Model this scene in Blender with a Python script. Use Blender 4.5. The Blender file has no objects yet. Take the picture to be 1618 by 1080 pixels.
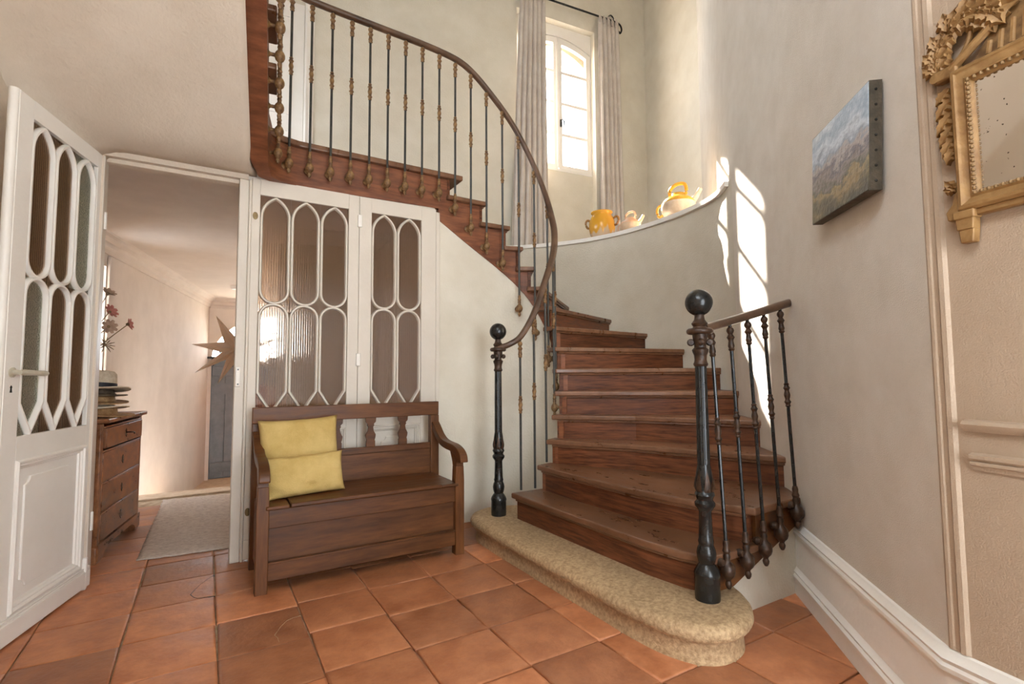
import bpy, math, random
from mathutils import Vector, Matrix
random.seed(7)
SC = bpy.context.scene
COL = SC.collection
PI = math.pi

# ---------------------------------------------------------------- camera, sky, sun, exposure
cam_d = bpy.data.cameras.new('camera')
cam = bpy.data.objects.new('camera', cam_d)
COL.objects.link(cam)
cam_d.sensor_width = 36.0
cam_d.lens = 799.44 / 1618 * 36
cam_d.clip_start = 0.02
_p, _r, _t = 0.06390676, -0.0062661, math.radians(31.1)
_cp, _sp, _cr, _sr = math.cos(_p), math.sin(_p), math.cos(_r), math.sin(_r)


def _tow(d):
    c, s = math.cos(_t), math.sin(_t)
    return Vector((d[0] * c + d[1] * s, -d[0] * s + d[1] * c, d[2]))


_R, _U, _F = _tow((_cr, -_sp * _sr, _cp * _sr)), _tow((-_sr, -_sp * _cr, _cp * _cr)), _tow((0, _cp, _sp))
cam.matrix_world = Matrix(((_R.x, _U.x, -_F.x, 0), (_R.y, _U.y, -_F.y, 0), (_R.z, _U.z, -_F.z, 1.15), (0, 0, 0, 1)))
SC.camera = cam

world = bpy.data.worlds.new('sky')
SC.world = world
world.use_nodes = True
_bg = world.node_tree.nodes['Background']
_bg.inputs[0].default_value = (0.84, 0.92, 1.0, 1)
_bg.inputs[1].default_value = 6.5

sun_d = bpy.data.lights.new('sun', 'SUN')
sun_d.energy = 34.0
sun_d.angle = 0.012
sun_d.color = (1.0, 0.95, 0.86)
sun = bpy.data.objects.new('sun', sun_d)
COL.objects.link(sun)
SUN_DIR = Vector((-0.228, -1.0, -0.875)).normalized()
sun.rotation_euler = SUN_DIR.to_track_quat('-Z', 'Y').to_euler()
sun.location = (5, 9, 8)

SC.view_settings.view_transform = 'Standard'
SC.view_settings.look = 'None'
SC.view_settings.gamma = 1.0
SC.view_settings.use_curve_mapping = False
SC.view_settings.exposure = 1.0


# ---------------------------------------------------------------- materials
def nodes_of(m):
    m.use_nodes = True
    nt = m.node_tree
    return nt, nt.nodes, nt.links, nt.nodes['Principled BSDF']


def pmat(name, c1, c2=None, scale=6.0, rough=0.6, bump=0.0, bscale=None, stretch=(1, 1, 1), metal=0.0,
         detail=5.0, rand=0.0, spec=0.5, r2=None, contrast=(0.35, 0.65), low=0.0, coat=0.0):
    m = bpy.data.materials.new(name)
    nt, N, L, B = nodes_of(m)
    c2 = c2 or c1
    tc = N.new('ShaderNodeTexCoord')
    mp = N.new('ShaderNodeMapping')
    mp.inputs['Scale'].default_value = stretch
    L.new(tc.outputs['Object'], mp.inputs['Vector'])
    nz = N.new('ShaderNodeTexNoise')
    nz.inputs['Scale'].default_value = scale
    nz.inputs['Detail'].default_value = detail
    nz.inputs['Roughness'].default_value = 0.62
    vec = mp.outputs['Vector']
    if rand:
        oi = N.new('ShaderNodeObjectInfo')
        ad = N.new('ShaderNodeVectorMath')
        ad.operation = 'ADD'
        cb = N.new('ShaderNodeCombineXYZ')
        ml = N.new('ShaderNodeMath')
        ml.operation = 'MULTIPLY'
        ml.inputs[1].default_value = 60.0
        L.new(oi.outputs['Random'], ml.inputs[0])
        for k in range(3):
            L.new(ml.outputs[0], cb.inputs[k])
        L.new(vec, ad.inputs[0])
        L.new(cb.outputs[0], ad.inputs[1])
        vec = ad.outputs[0]
    L.new(vec, nz.inputs['Vector'])
    cr = N.new('ShaderNodeValToRGB')
    cr.color_ramp.elements[0].position = contrast[0]
    cr.color_ramp.elements[1].position = contrast[1]
    cr.color_ramp.elements[0].color = (*c1, 1)
    cr.color_ramp.elements[1].color = (*c2, 1)
    L.new(nz.outputs['Fac'], cr.inputs['Fac'])
    col = cr.outputs['Color']
    if low:
        n2 = N.new('ShaderNodeTexNoise')
        n2.inputs['Scale'].default_value = 1.3
        n2.inputs['Detail'].default_value = 3
        L.new(vec, n2.inputs['Vector'])
        mr = N.new('ShaderNodeMapRange')
        mr.inputs['From Min'].default_value = 0.3
        mr.inputs['From Max'].default_value = 0.7
        mr.inputs['To Min'].default_value = 1 - low
        mr.inputs['To Max'].default_value = 1 + low
        L.new(n2.outputs['Fac'], mr.inputs['Value'])
        hv = N.new('ShaderNodeHueSaturation')
        L.new(mr.outputs[0], hv.inputs['Value'])
        L.new(col, hv.inputs['Color'])
        col = hv.outputs['Color']
    if rand:
        mr = N.new('ShaderNodeMapRange')
        mr.inputs['To Min'].default_value = 1 - rand
        mr.inputs['To Max'].default_value = 1 + rand
        L.new(oi.outputs['Random'], mr.inputs['Value'])
        hv = N.new('ShaderNodeHueSaturation')
        L.new(mr.outputs[0], hv.inputs['Value'])
        L.new(col, hv.inputs['Color'])
        col = hv.outputs['Color']
    L.new(col, B.inputs['Base Color'])
    B.inputs['Metallic'].default_value = metal
    B.inputs['Specular IOR Level'].default_value = spec
    B.inputs['Coat Weight'].default_value = coat
    if r2 is not None:
        mr = N.new('ShaderNodeMapRange')
        mr.inputs['From Min'].default_value = 0.3
        mr.inputs['From Max'].default_value = 0.7
        mr.inputs['To Min'].default_value = rough
        mr.inputs['To Max'].default_value = r2
        L.new(nz.outputs['Fac'], mr.inputs['Value'])
        L.new(mr.outputs[0], B.inputs['Roughness'])
    else:
        B.inputs['Roughness'].default_value = rough
    if bump:
        nb = N.new('ShaderNodeTexNoise')
        nb.inputs['Scale'].default_value = bscale or scale * 4
        nb.inputs['Detail'].default_value = 4
        L.new(vec, nb.inputs['Vector'])
        bp = N.new('ShaderNodeBump')
        bp.inputs['Strength'].default_value = bump
        bp.inputs['Distance'].default_value = 0.01
        L.new(nb.outputs['Fac'], bp.inputs['Height'])
        L.new(bp.outputs['Normal'], B.inputs['Normal'])
    return m


M = {}
M['plaster'] = pmat('plaster_cream', (0.66, 0.60, 0.49), (0.72, 0.665, 0.56), 3, 0.85, 0.35, 70, low=0.03, spec=0.25)
M['plaster_pink'] = pmat('plaster_beige', (0.65, 0.55, 0.44), (0.71, 0.61, 0.50), 3, 0.85, 0.35, 60, low=0.04, spec=0.25)
M['plaster_right'] = pmat('plaster_rough', (0.70, 0.63, 0.545), (0.76, 0.695, 0.615), 5, 0.85, 0.4, 230, low=0.03, spec=0.25)
M['plaster_hall'] = pmat('plaster_hall', (0.66, 0.56, 0.475), (0.72, 0.62, 0.53), 3, 0.8, 0.2, 120, spec=0.3)
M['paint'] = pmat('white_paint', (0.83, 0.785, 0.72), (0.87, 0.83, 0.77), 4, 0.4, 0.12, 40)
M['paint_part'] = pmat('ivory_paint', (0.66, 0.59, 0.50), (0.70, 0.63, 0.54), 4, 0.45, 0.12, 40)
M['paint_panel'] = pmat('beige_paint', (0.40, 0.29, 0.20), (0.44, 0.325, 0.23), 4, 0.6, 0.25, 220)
M['tile'] = pmat('terracotta', (0.36, 0.125, 0.05), (0.52, 0.215, 0.10), 9, 0.34, 0.28, 35, rand=0.3, r2=0.56, low=0.12)
M['mortar'] = pmat('mortar', (0.30, 0.19, 0.11), (0.52, 0.40, 0.27), 14, 0.9, 0.4)
M['stone'] = pmat('limestone', (0.25, 0.145, 0.065), (0.55, 0.385, 0.215), 60, 0.75, 0.5, 150, low=0.2, contrast=(0.25, 0.62))
M['stairwood'] = pmat('stair_wood', (0.065, 0.02, 0.008), (0.18, 0.06, 0.024), 5, 0.3, 0.18, 60, stretch=(1.2, 1.2, 14), rand=0.22, r2=0.5, low=0.15, spec=0.3)
M['treadwood'] = pmat('tread_wood', (0.11, 0.045, 0.02), (0.24, 0.115, 0.06), 3.5, 0.24, 0.05, 40, stretch=(4, 1.5, 1.5), rand=0.12, r2=0.42, low=0.15, contrast=(0.22, 0.78), detail=8)
M['stringwood'] = pmat('string_wood', (0.135, 0.04, 0.016), (0.27, 0.095, 0.038), 4, 0.4, 0.15, 60, stretch=(1.5, 1.5, 9), r2=0.55, low=0.15)
M['benchwood'] = pmat('bench_wood', (0.06, 0.02, 0.006), (0.17, 0.063, 0.017), 4, 0.34, 0.08, 50, stretch=(1.2, 5, 9), r2=0.5, low=0.25, rand=0.12, spec=0.35, contrast=(0.25, 0.8))
M['benchpost'] = pmat('bench_post_wood', (0.06, 0.02, 0.006), (0.19, 0.072, 0.02), 4, 0.34, 0.08, 50, stretch=(8, 8, 1.2), r2=0.5, low=0.25, rand=0.1, spec=0.35, contrast=(0.25, 0.8))
M['chestwood'] = pmat('walnut', (0.14, 0.05, 0.02), (0.36, 0.15, 0.06), 4, 0.25, 0.08, 50, stretch=(5, 2, 4), r2=0.4, low=0.2, rand=0.1)
M['iron'] = pmat('black_iron', (0.007, 0.007, 0.007), (0.018, 0.017, 0.015), 20, 0.27, 0.08, 60, spec=0.45)
M['rod'] = pmat('grey_iron', (0.018, 0.018, 0.016), (0.045, 0.043, 0.036), 20, 0.36, 0.15, 60, spec=0.5)
M['bronze'] = pmat('worn_gilding', (0.10, 0.045, 0.018), (0.33, 0.19, 0.075), 30, 0.45, 0.3, 60, metal=0.25)
M['darkbronze'] = pmat('dark_gilding', (0.022, 0.012, 0.007), (0.075, 0.036, 0.018), 30, 0.42, 0.3, 60, metal=0.2)
M['rail'] = pmat('rail_wood', (0.055, 0.028, 0.016), (0.15, 0.08, 0.045), 6, 0.27, 0.08, 50, r2=0.42)
M['gilt'] = pmat('old_gilt_wood', (0.19, 0.09, 0.026), (0.34, 0.19, 0.068), 12, 0.5, 0.35, 50, metal=0.15, low=0.15)
M['gilt_dark'] = pmat('old_gilt_dark', (0.11, 0.055, 0.018), (0.28, 0.16, 0.06), 25, 0.5, 0.3, 50, metal=0.15)  # darker gilt of the bead row and pediment
M['cushion'] = pmat('mustard_linen', (0.54, 0.375, 0.125), (0.65, 0.475, 0.185), 8, 0.85, 0.35, 220, spec=0.2)
M['curtain'] = pmat('linen_curtain', (0.55, 0.48, 0.42), (0.64, 0.575, 0.51), 6, 0.9, 0.25, 200, spec=0.15)
M['rug'] = pmat('woven_rug', (0.56, 0.43, 0.35), (0.84, 0.72, 0.62), 38, 0.95, 0.9, 150, stretch=(1, 2.2, 1), spec=0.1, contrast=(0.3, 0.6))
M['straw'] = pmat('straw', (0.34, 0.18, 0.07), (0.56, 0.36, 0.17), 45, 0.8, 0.5, 120)
M['straw_light'] = pmat('pale_straw', (0.62, 0.50, 0.35), (0.74, 0.63, 0.48), 45, 0.8, 0.4, 120)
M['straw_dark'] = pmat('dark_straw', (0.08, 0.055, 0.035), (0.17, 0.12, 0.075), 45, 0.8, 0.4, 120)
M['band'] = pmat('hat_ribbon', (0.012, 0.013, 0.02), (0.02, 0.02, 0.03), 20, 0.6)
M['petal_pink'] = pmat('dried_petal_pink', (0.42, 0.13, 0.10), (0.60, 0.26, 0.20), 40, 0.8)
M['petal_brown'] = pmat('dried_petal_brown', (0.33, 0.20, 0.13), (0.50, 0.34, 0.24), 40, 0.8)
M['stem'] = pmat('dried_stem', (0.16, 0.10, 0.05), (0.26, 0.18, 0.09), 40, 0.8)
M['star'] = pmat('star_paper', (0.76, 0.60, 0.46), (0.84, 0.68, 0.54), 10, 0.85, 0.1)
_nt = M['star'].node_tree
_tl = _nt.nodes.new('ShaderNodeBsdfTranslucent')
_tl.inputs['Color'].default_value = (0.95, 0.78, 0.62, 1)
_mx = _nt.nodes.new('ShaderNodeMixShader')
_mx.inputs[0].default_value = 0.5
_nt.links.new(_nt.nodes['Principled BSDF'].outputs[0], _mx.inputs[1])
_nt.links.new(_tl.outputs[0], _mx.inputs[2])
_nt.links.new(_mx.outputs[0], _nt.nodes['Material Output'].inputs['Surface'])
M['greydoor'] = pmat('grey_door_paint', (0.165, 0.185, 0.20), (0.22, 0.24, 0.25), 8, 0.6, 0.2, 40)
M['ceramic'] = pmat('yellow_glaze', (0.60, 0.27, 0.02), (0.75, 0.42, 0.05), 9, 0.16, 0.1, 20, coat=0.4)
M['ceramic_brown'] = pmat('brown_glaze', (0.16, 0.07, 0.02), (0.40, 0.19, 0.04), 12, 0.25, 0.1, 20)
M['buff'] = pmat('buff_clay', (0.58, 0.42, 0.28), (0.70, 0.55, 0.40), 14, 0.8, 0.2, 60)
M['porcelain'] = pmat('aged_ivory', (0.42, 0.38, 0.28), (0.56, 0.51, 0.40), 14, 0.3)
M['brass'] = pmat('aged_brass', (0.16, 0.11, 0.05), (0.28, 0.2, 0.1), 20, 0.4, metal=0.8)
M['extstone'] = pmat('outer_stone', (0.62, 0.44, 0.29), (0.72, 0.55, 0.39), 10, 0.85, 0.4, 40)
M['mahogany'] = pmat('mahogany', (0.10, 0.025, 0.014), (0.24, 0.07, 0.035), 4, 0.3, 0.08, 40, stretch=(4, 2, 1))
M['orangewood'] = pmat('orange_wood', (0.62, 0.20, 0.04), (0.85, 0.38, 0.12), 4, 0.4, 0.08, 40, stretch=(6, 6, 1))  # base colour lightened to stand in for sunlight on the hall cupboard
M['canvas_edge'] = pmat('canvas_tape', (0.045, 0.035, 0.022), (0.09, 0.07, 0.045), 30, 0.7, 0.2)
M['earth'] = pmat('pale_ground', (0.6, 0.55, 0.47), (0.7, 0.64, 0.55), 2, 0.9)


def glaze_drip():
    """buff clay with a yellow glaze that has run down from the shoulder"""
    m = bpy.data.materials.new('dripping_glaze')
    nt, N, L, B = nodes_of(m)
    tc = N.new('ShaderNodeTexCoord')
    sp = N.new('ShaderNodeSeparateXYZ')
    L.new(tc.outputs['Object'], sp.inputs[0])
    mp = N.new('ShaderNodeMapping')
    mp.inputs['Scale'].default_value = (1, 1, 0.12)
    L.new(tc.outputs['Object'], mp.inputs['Vector'])
    nz = N.new('ShaderNodeTexNoise')
    nz.inputs['Scale'].default_value = 16
    nz.inputs['Detail'].default_value = 2
    L.new(mp.outputs[0], nz.inputs['Vector'])
    a = N.new('ShaderNodeMath'); a.operation = 'MULTIPLY_ADD'
    a.inputs[1].default_value = 0.34
    L.new(nz.outputs['Fac'], a.inputs[0])
    L.new(sp.outputs['Z'], a.inputs[2])
    r = N.new('ShaderNodeValToRGB')
    e = r.color_ramp.elements
    e[0].position = 0.225; e[0].color = (0.60, 0.45, 0.30, 1)
    e[1].position = 0.255; e[1].color = (0.68, 0.34, 0.03, 1)
    L.new(a.outputs[0], r.inputs['Fac'])
    L.new(r.outputs['Color'], B.inputs['Base Color'])
    B.inputs['Roughness'].default_value = 0.22
    return m


M['drip'] = glaze_drip()


def glass_clear():
    m = bpy.data.materials.new('window_glass')
    nt, N, L, B = nodes_of(m)
    out = N['Material Output']
    tr = N.new('ShaderNodeBsdfTransparent')
    gl = N.new('ShaderNodeBsdfGlossy')
    gl.inputs['Roughness'].default_value = 0.02
    mx = N.new('ShaderNodeMixShader')
    mx.inputs[0].default_value = 0.06
    L.new(tr.outputs[0], mx.inputs[1])
    L.new(gl.outputs[0], mx.inputs[2])
    L.new(mx.outputs[0], out.inputs['Surface'])
    N.remove(B)
    return m


def glass_reeded(name, kind='reed', tint=(0.93, 0.90, 0.86)):
    """textured pane: half straight view, half scattered by the ribs, with a glossy front"""
    m = bpy.data.materials.new(name)
    nt, N, L, B = nodes_of(m)
    out = N['Material Output']
    tc = N.new('ShaderNodeTexCoord')
    bp = N.new('ShaderNodeBump')
    bp.inputs['Distance'].default_value = 0.012
    nz = N.new('ShaderNodeTexNoise')
    nz.inputs['Scale'].default_value = 130 if kind != 'reed' else 60
    nz.inputs['Detail'].default_value = 2
    L.new(tc.outputs['Object'], nz.inputs['Vector'])
    L.new(nz.outputs['Fac'], bp.inputs['Height'])
    bp.inputs['Strength'].default_value = 0.8 if kind != 'reed' else 0.06
    rf = N.new('ShaderNodeBsdfRefraction')
    rf.inputs['IOR'].default_value = 1.22 if kind != 'reed' else 1.45
    rf.inputs['Roughness'].default_value = 0.12 if kind != 'reed' else 0.02
    rf.inputs['Color'].default_value = (*tint, 1)
    L.new(bp.outputs[0], rf.inputs['Normal'])
    tr = N.new('ShaderNodeBsdfTransparent')
    tr.inputs['Color'].default_value = (*tint, 1)
    gl = N.new('ShaderNodeBsdfGlossy')
    gl.inputs['Roughness'].default_value = 0.06
    L.new(bp.outputs[0], gl.inputs['Normal'])
    m1 = N.new('ShaderNodeMixShader')
    m1.inputs[0].default_value = 0.62 if kind != 'reed' else 0.5
    L.new(tr.outputs[0], m1.inputs[1])
    L.new(rf.outputs[0], m1.inputs[2])
    m2 = N.new('ShaderNodeMixShader')
    m2.inputs[0].default_value = 0.10 if kind != 'reed' else 0.02
    L.new(m1.outputs[0], m2.inputs[1])
    L.new(gl.outputs[0], m2.inputs[2])
    L.new(m2.outputs[0], out.inputs['Surface'])
    N.remove(B)
    return m


M['glass'] = glass_clear()
M['reeded'] = glass_reeded('reeded_glass', 'reed', (0.80, 0.71, 0.63))
M['frosted'] = glass_reeded('pebbled_glass', 'pebble', (0.86, 0.88, 0.82))


def mirror_mat():
    m = bpy.data.materials.new('old_mirror')
    nt, N, L, B = nodes_of(m)
    B.inputs['Metallic'].default_value = 1.0
    tc = N.new('ShaderNodeTexCoord')
    nz = N.new('ShaderNodeTexNoise')
    nz.inputs['Scale'].default_value = 90
    nz.inputs['Detail'].default_value = 1
    L.new(tc.outputs['Object'], nz.inputs['Vector'])
    r = N.new('ShaderNodeValToRGB')
    r.color_ramp.elements[0].position = 0.24
    r.color_ramp.elements[0].color = (0.12, 0.1, 0.09, 1)
    r.color_ramp.elements[1].position = 0.28
    r.color_ramp.elements[1].color = (0.80, 0.77, 0.72, 1)
    L.new(nz.outputs['Fac'], r.inputs['Fac'])
    L.new(r.outputs['Color'], B.inputs['Base Color'])
    B.inputs['Roughness'].default_value = 0.06
    return m


M['mirror'] = mirror_mat()


def painting_mat():
    """loose oil landscape: pale blue sky, grey-brown hills, ochre and green foreground"""
    m = bpy.data.materials.new('oil_landscape')
    nt, N, L, B = nodes_of(m)
    tc = N.new('ShaderNodeTexCoord')
    sp = N.new('ShaderNodeSeparateXYZ')
    L.new(tc.outputs['Object'], sp.inputs[0])
    mp = N.new('ShaderNodeMapping')
    mp.inputs['Rotation'].default_value = (0, 0.5, 0)
    mp.inputs['Scale'].default_value = (5, 5, 12)
    L.new(tc.outputs['Object'], mp.inputs['Vector'])
    n1 = N.new('ShaderNodeTexNoise')
    n1.inputs['Scale'].default_value = 1.0
    n1.inputs['Detail'].default_value = 6
    n1.inputs['Roughness'].default_value = 0.65
    L.new(mp.outputs[0], n1.inputs['Vector'])
    a = N.new('ShaderNodeMath'); a.operation = 'MULTIPLY_ADD'
    a.inputs[1].default_value = 0.34
    L.new(n1.outputs['Fac'], a.inputs[0])
    L.new(sp.outputs['Z'], a.inputs[2])
    mr = N.new('ShaderNodeMapRange')
    mr.inputs['From Min'].default_value = -0.02
    mr.inputs['From Max'].default_value = 0.37
    L.new(a.outputs[0], mr.inputs['Value'])
    r = N.new('ShaderNodeValToRGB')
    cr = r.color_ramp
    stops = [(0.0, (0.10, 0.09, 0.07)), (0.14, (0.17, 0.15, 0.09)), (0.24, (0.36, 0.26, 0.13)), (0.30, (0.13, 0.13, 0.10)),
             (0.40, (0.27, 0.22, 0.20)), (0.47, (0.15, 0.14, 0.16)), (0.54, (0.42, 0.36, 0.34)), (0.62, (0.26, 0.30, 0.38)),
             (0.72, (0.56, 0.62, 0.68)), (0.84, (0.30, 0.38, 0.48)), (1.0, (0.60, 0.66, 0.71))]
    cr.elements[0].position = stops[0][0]; cr.elements[0].color = (*stops[0][1], 1)
    cr.elements[1].position = 1.0; cr.elements[1].color = (*stops[-1][1], 1)
    for p, c in stops[1:-1]:
        e = cr.elements.new(p); e.color = (*c, 1)
    L.new(mr.outputs[0], r.inputs['Fac'])
    L.new(r.outputs['Color'], B.inputs['Base Color'])
    B.inputs['Roughness'].default_value = 0.45
    n2 = N.new('ShaderNodeTexNoise')
    n2.inputs['Scale'].default_value = 45
    n2.inputs['Detail'].default_value = 5
    L.new(tc.outputs['Object'], n2.inputs['Vector'])
    bp = N.new('ShaderNodeBump')
    bp.inputs['Strength'].default_value = 0.8
    bp.inputs['Distance'].default_value = 0.006
    L.new(n2.outputs['Fac'], bp.inputs['Height'])
    L.new(bp.outputs[0], B.inputs['Normal'])
    return m


M['oil'] = painting_mat()


# ---------------------------------------------------------------- mesh helpers
class MB:
    def __init__(s):
        s.v, s.f = [], []

    def add(s, vs, fs, mx=None):
        o = len(s.v)
        s.v += [tuple(mx @ Vector(p)) if mx else tuple(p) for p in vs]
        s.f += [tuple(i + o for i in f) for f in fs]
        return s

    def box(s, x0, x1, y0, y1, z0, z1, mx=None):
        v = [(x, y, z) for z in (z0, z1) for y in (y0, y1) for x in (x0, x1)]
        return s.add(v, [(0, 2, 3, 1), (4, 5, 7, 6), (0, 1, 5, 4), (2, 6, 7, 3), (0, 4, 6, 2), (1, 3, 7, 5)], mx)

    def prism(s, poly, z0, z1, mx=None):
        """poly: xy outline; extruded along z"""
        a = sum(p[0] * q[1] - q[0] * p[1] for p, q in zip(poly, poly[1:] + poly[:1]))
        if a < 0:
            poly = poly[::-1]
        n = len(poly)
        v = [(p[0], p[1], z0) for p in poly] + [(p[0], p[1], z1) for p in poly]
        f = [tuple(range(n))[::-1], tuple(range(n, 2 * n))] + [(i, (i + 1) % n, n + (i + 1) % n, n + i) for i in range(n)]
        return s.add(v, f, mx)

    def prism_xz(s, poly, y0, y1, mx=None):
        """poly: xz outline; extruded along y"""
        R = Matrix(((1, 0, 0, 0), (0, 0, -1, 0), (0, 1, 0, 0), (0, 0, 0, 1)))
        return s.prism(poly, -y1, -y0, (mx or Matrix()) @ R)

    def loft(s, rings, closed=True, caps=True):
        n = len(rings[0])
        v = [p for r in rings for p in r]
        f = []
        for k in range(len(rings) - 1):
            for i in range(n if closed else n - 1):
                j = (i + 1) % n
                f.append((k * n + i, k * n + j, (k + 1) * n + j, (k + 1) * n + i))
        if caps and closed:
            f.append(tuple(range(n))[::-1])
            f.append(tuple(range((len(rings) - 1) * n, len(rings) * n)))
        return s.add(v, f)

    def lathe(s, prof, n=16, mx=None):
        rings = []
        for r, z in prof:
            rings.append([(max(r, 1e-4) * math.cos(2 * PI * i / n), max(r, 1e-4) * math.sin(2 * PI * i / n), z) for i in range(n)])
        if mx:
            rings = [[tuple(mx @ Vector(p)) for p in r] for r in rings]
        return s.loft(rings)

    def tube(s, pts, r, n=10, up=(0, 0, 1), prof=None, closed=False):
        """sweep a circle (or prof: list of (side, up) offsets) along pts"""
        pts = [Vector(p) for p in pts]
        m = len(pts)
        rings = []
        last = None
        for i, p in enumerate(pts):
            if closed:
                t = pts[(i + 1) % m] - pts[i - 1]
            else:
                t = pts[min(i + 1, m - 1)] - pts[max(i - 1, 0)]
            t.normalize()
            u = Vector(up)
            if abs(t.dot(u)) > 0.97:
                u = last if last is not None and abs(t.dot(last)) < 0.9 else Vector((0, 1, 0.01))
            sd = t.cross(u).normalized()
            uu = sd.cross(t).normalized()
            last = uu
            rr = r[i] if isinstance(r, (list, tuple)) else r
            if prof:
                rings.append([tuple(p + sd * a * rr + uu * b * rr) for a, b in prof])
            else:
                rings.append([tuple(p + sd * math.cos(2 * PI * k / n) * rr + uu * math.sin(2 * PI * k / n) * rr) for k in range(n)])
        if closed:
            rings.append(rings[0])
        return s.loft(rings, caps=not closed)

    def ribbon(s, path, prof, closed=True, mx=None):
        """path in xz plane; prof = list of (in-plane offset, y) ; mitred sweep"""
        n = len(path)
        rings = []
        for i in range(n):
            p = Vector((path[i][0], path[i][1]))
            a = Vector(path[i - 1]) if (closed or i > 0) else None
            b = Vector(path[(i + 1) % n]) if (closed or i < n - 1) else None
            d1 = (p - a).normalized() if a is not None else None
            d2 = (b - p).normalized() if b is not None else None
            d1 = d1 or d2
            d2 = d2 or d1
            n1, n2 = Vector((-d1.y, d1.x)), Vector((-d2.y, d2.x))
            nn = (n1 + n2)
            if nn.length < 1e-6:
                nn = n1
            nn.normalize()
            k = min(1.0 / max(nn.dot(n1), 0.35), 2.2)
            ring = [(p.x + nn.x * o * k, y, p.y + nn.y * o * k) for o, y in prof]
            if mx:
                ring = [tuple(mx @ Vector(q)) for q in ring]
            rings.append(ring)
        if closed:
            rings.append(rings[0])
        return s.loft(rings, caps=not closed)

    def build(s, name, mat, parent=None, smooth=35, bevel=0.0, seg=2):
        me = bpy.data.meshes.new(name)
        me.from_pydata(s.v, [], s.f)
        me.validate()
        if smooth:
            for p in me.polygons:
                p.use_smooth = True
            me.set_sharp_from_angle(angle=math.radians(smooth))
        o = bpy.data.objects.new(name, me)
        COL.objects.link(o)
        if isinstance(mat, str):
            mat = M[mat]
        me.materials.append(mat)
        if parent:
            o.parent = parent
        if bevel:
            b = o.modifiers.new('bevel', 'BEVEL')
            b.width = bevel
            b.segments = seg
            b.limit_method = 'ANGLE'
            b.angle_limit = math.radians(40)
        return o


def thing(name, label, cat, loc=(0, 0, 0), rz=0.0, group=None):
    o = bpy.data.objects.new(name, None)
    o.empty_display_size = 0.1
    COL.objects.link(o)
    o.location = loc
    o.rotation_euler = (0, 0, rz)
    o['label'] = label
    o['category'] = cat
    if group:
        o['group'] = group
    return o


def tag(o, label, cat, group=None):
    o['label'] = label
    o['category'] = cat
    if group:
        o['group'] = group
    return o


def struct(o):
    o['kind'] = 'structure'
    return o


def struct_root(name, loc=(0, 0, 0), rz=0.0):
    o = bpy.data.objects.new(name, None)
    COL.objects.link(o)
    o.location = loc
    o.rotation_euler = (0, 0, rz)
    return struct(o)


def dup(src, parent=None, loc=None):
    c = src.copy()
    COL.objects.link(c)
    c.parent = parent
    if loc is not None:
        c.location = loc
    return c


def catmull(pts, n=6):
    P = [Vector(p) for p in pts]
    out = []
    for i in range(len(P) - 1):
        a, b, c, d = P[max(i - 1, 0)], P[i], P[i + 1], P[min(i + 2, len(P) - 1)]
        for k in range(n):
            t = k / n
            out.append(0.5 * ((2 * b) + (c - a) * t + (2 * a - 5 * b + 4 * c - d) * t * t + (3 * b - a - 3 * c + d) * t ** 3))
    out.append(P[-1])
    return out


def wall_strip(name, pts, z0, z1, th, mat, parent=None):
    """wall along a plan polyline; th is the thickness to the left of the walking direction (away from the room)"""
    m = MB()
    n = len(pts)
    P = [Vector(p) for p in pts]
    rings = []
    for i in range(n):
        d1 = (P[i] - P[i - 1]).normalized() if i else (P[1] - P[0]).normalized()
        d2 = (P[i + 1] - P[i]).normalized() if i < n - 1 else d1
        nn = (Vector((-d1.y, d1.x)) + Vector((-d2.y, d2.x))).normalized()
        q = P[i] + nn * th
        a = z0[i] if isinstance(z0, (list, tuple)) else z0
        b = z1[i] if isinstance(z1, (list, tuple)) else z1
        rings.append([(P[i].x, P[i].y, a), (q.x, q.y, a), (q.x, q.y, b), (P[i].x, P[i].y, b)])
    m.loft(rings)
    return m.build(name, mat, parent)


# ================================================================ FLOOR
floor = struct(MB().box(-1.6, 3.4, -1.6, 6.12, -0.14, -0.012).build('floor', 'mortar'))
tile_meshes = []
TS, TP = 0.3545, 0.351


def tile_mesh(w, d, seed):
    rnd = random.Random(seed)
    j = [(rnd.uniform(-.0025, .0025), rnd.uniform(-.0025, .0025)) for _ in range(4)]
    c = 0.006
    x0, x1, y0, y1 = 0.003, w - 0.003, 0.003, d - 0.003
    P = [(x0 + j[0][0], y0 + j[0][1]), (x1 + j[1][0], y0 + j[1][1]), (x1 + j[2][0], y1 + j[2][1]), (x0 + j[3][0], y1 + j[3][1])]
    cx, cy = w / 2, d / 2

    def inset(p, k):
        return (p[0] + (k if p[0] < cx else -k), p[1] + (k if p[1] < cy else -k))
    h = [rnd.uniform(-.0012, .0012) for _ in range(4)]
    rings = [[(*p, -0.013) for p in P], [(*p, -0.004) for p in P], [(*inset(p, 0.003), h[i] - 0.001) for i, p in enumerate(P)],
             [(*inset(p, 0.012), h[i]) for i, p in enumerate(P)]]
    m = MB()
    m.loft(rings)
    o = m.build('floor_tile', 'tile', floor, smooth=60)
    return o


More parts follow.
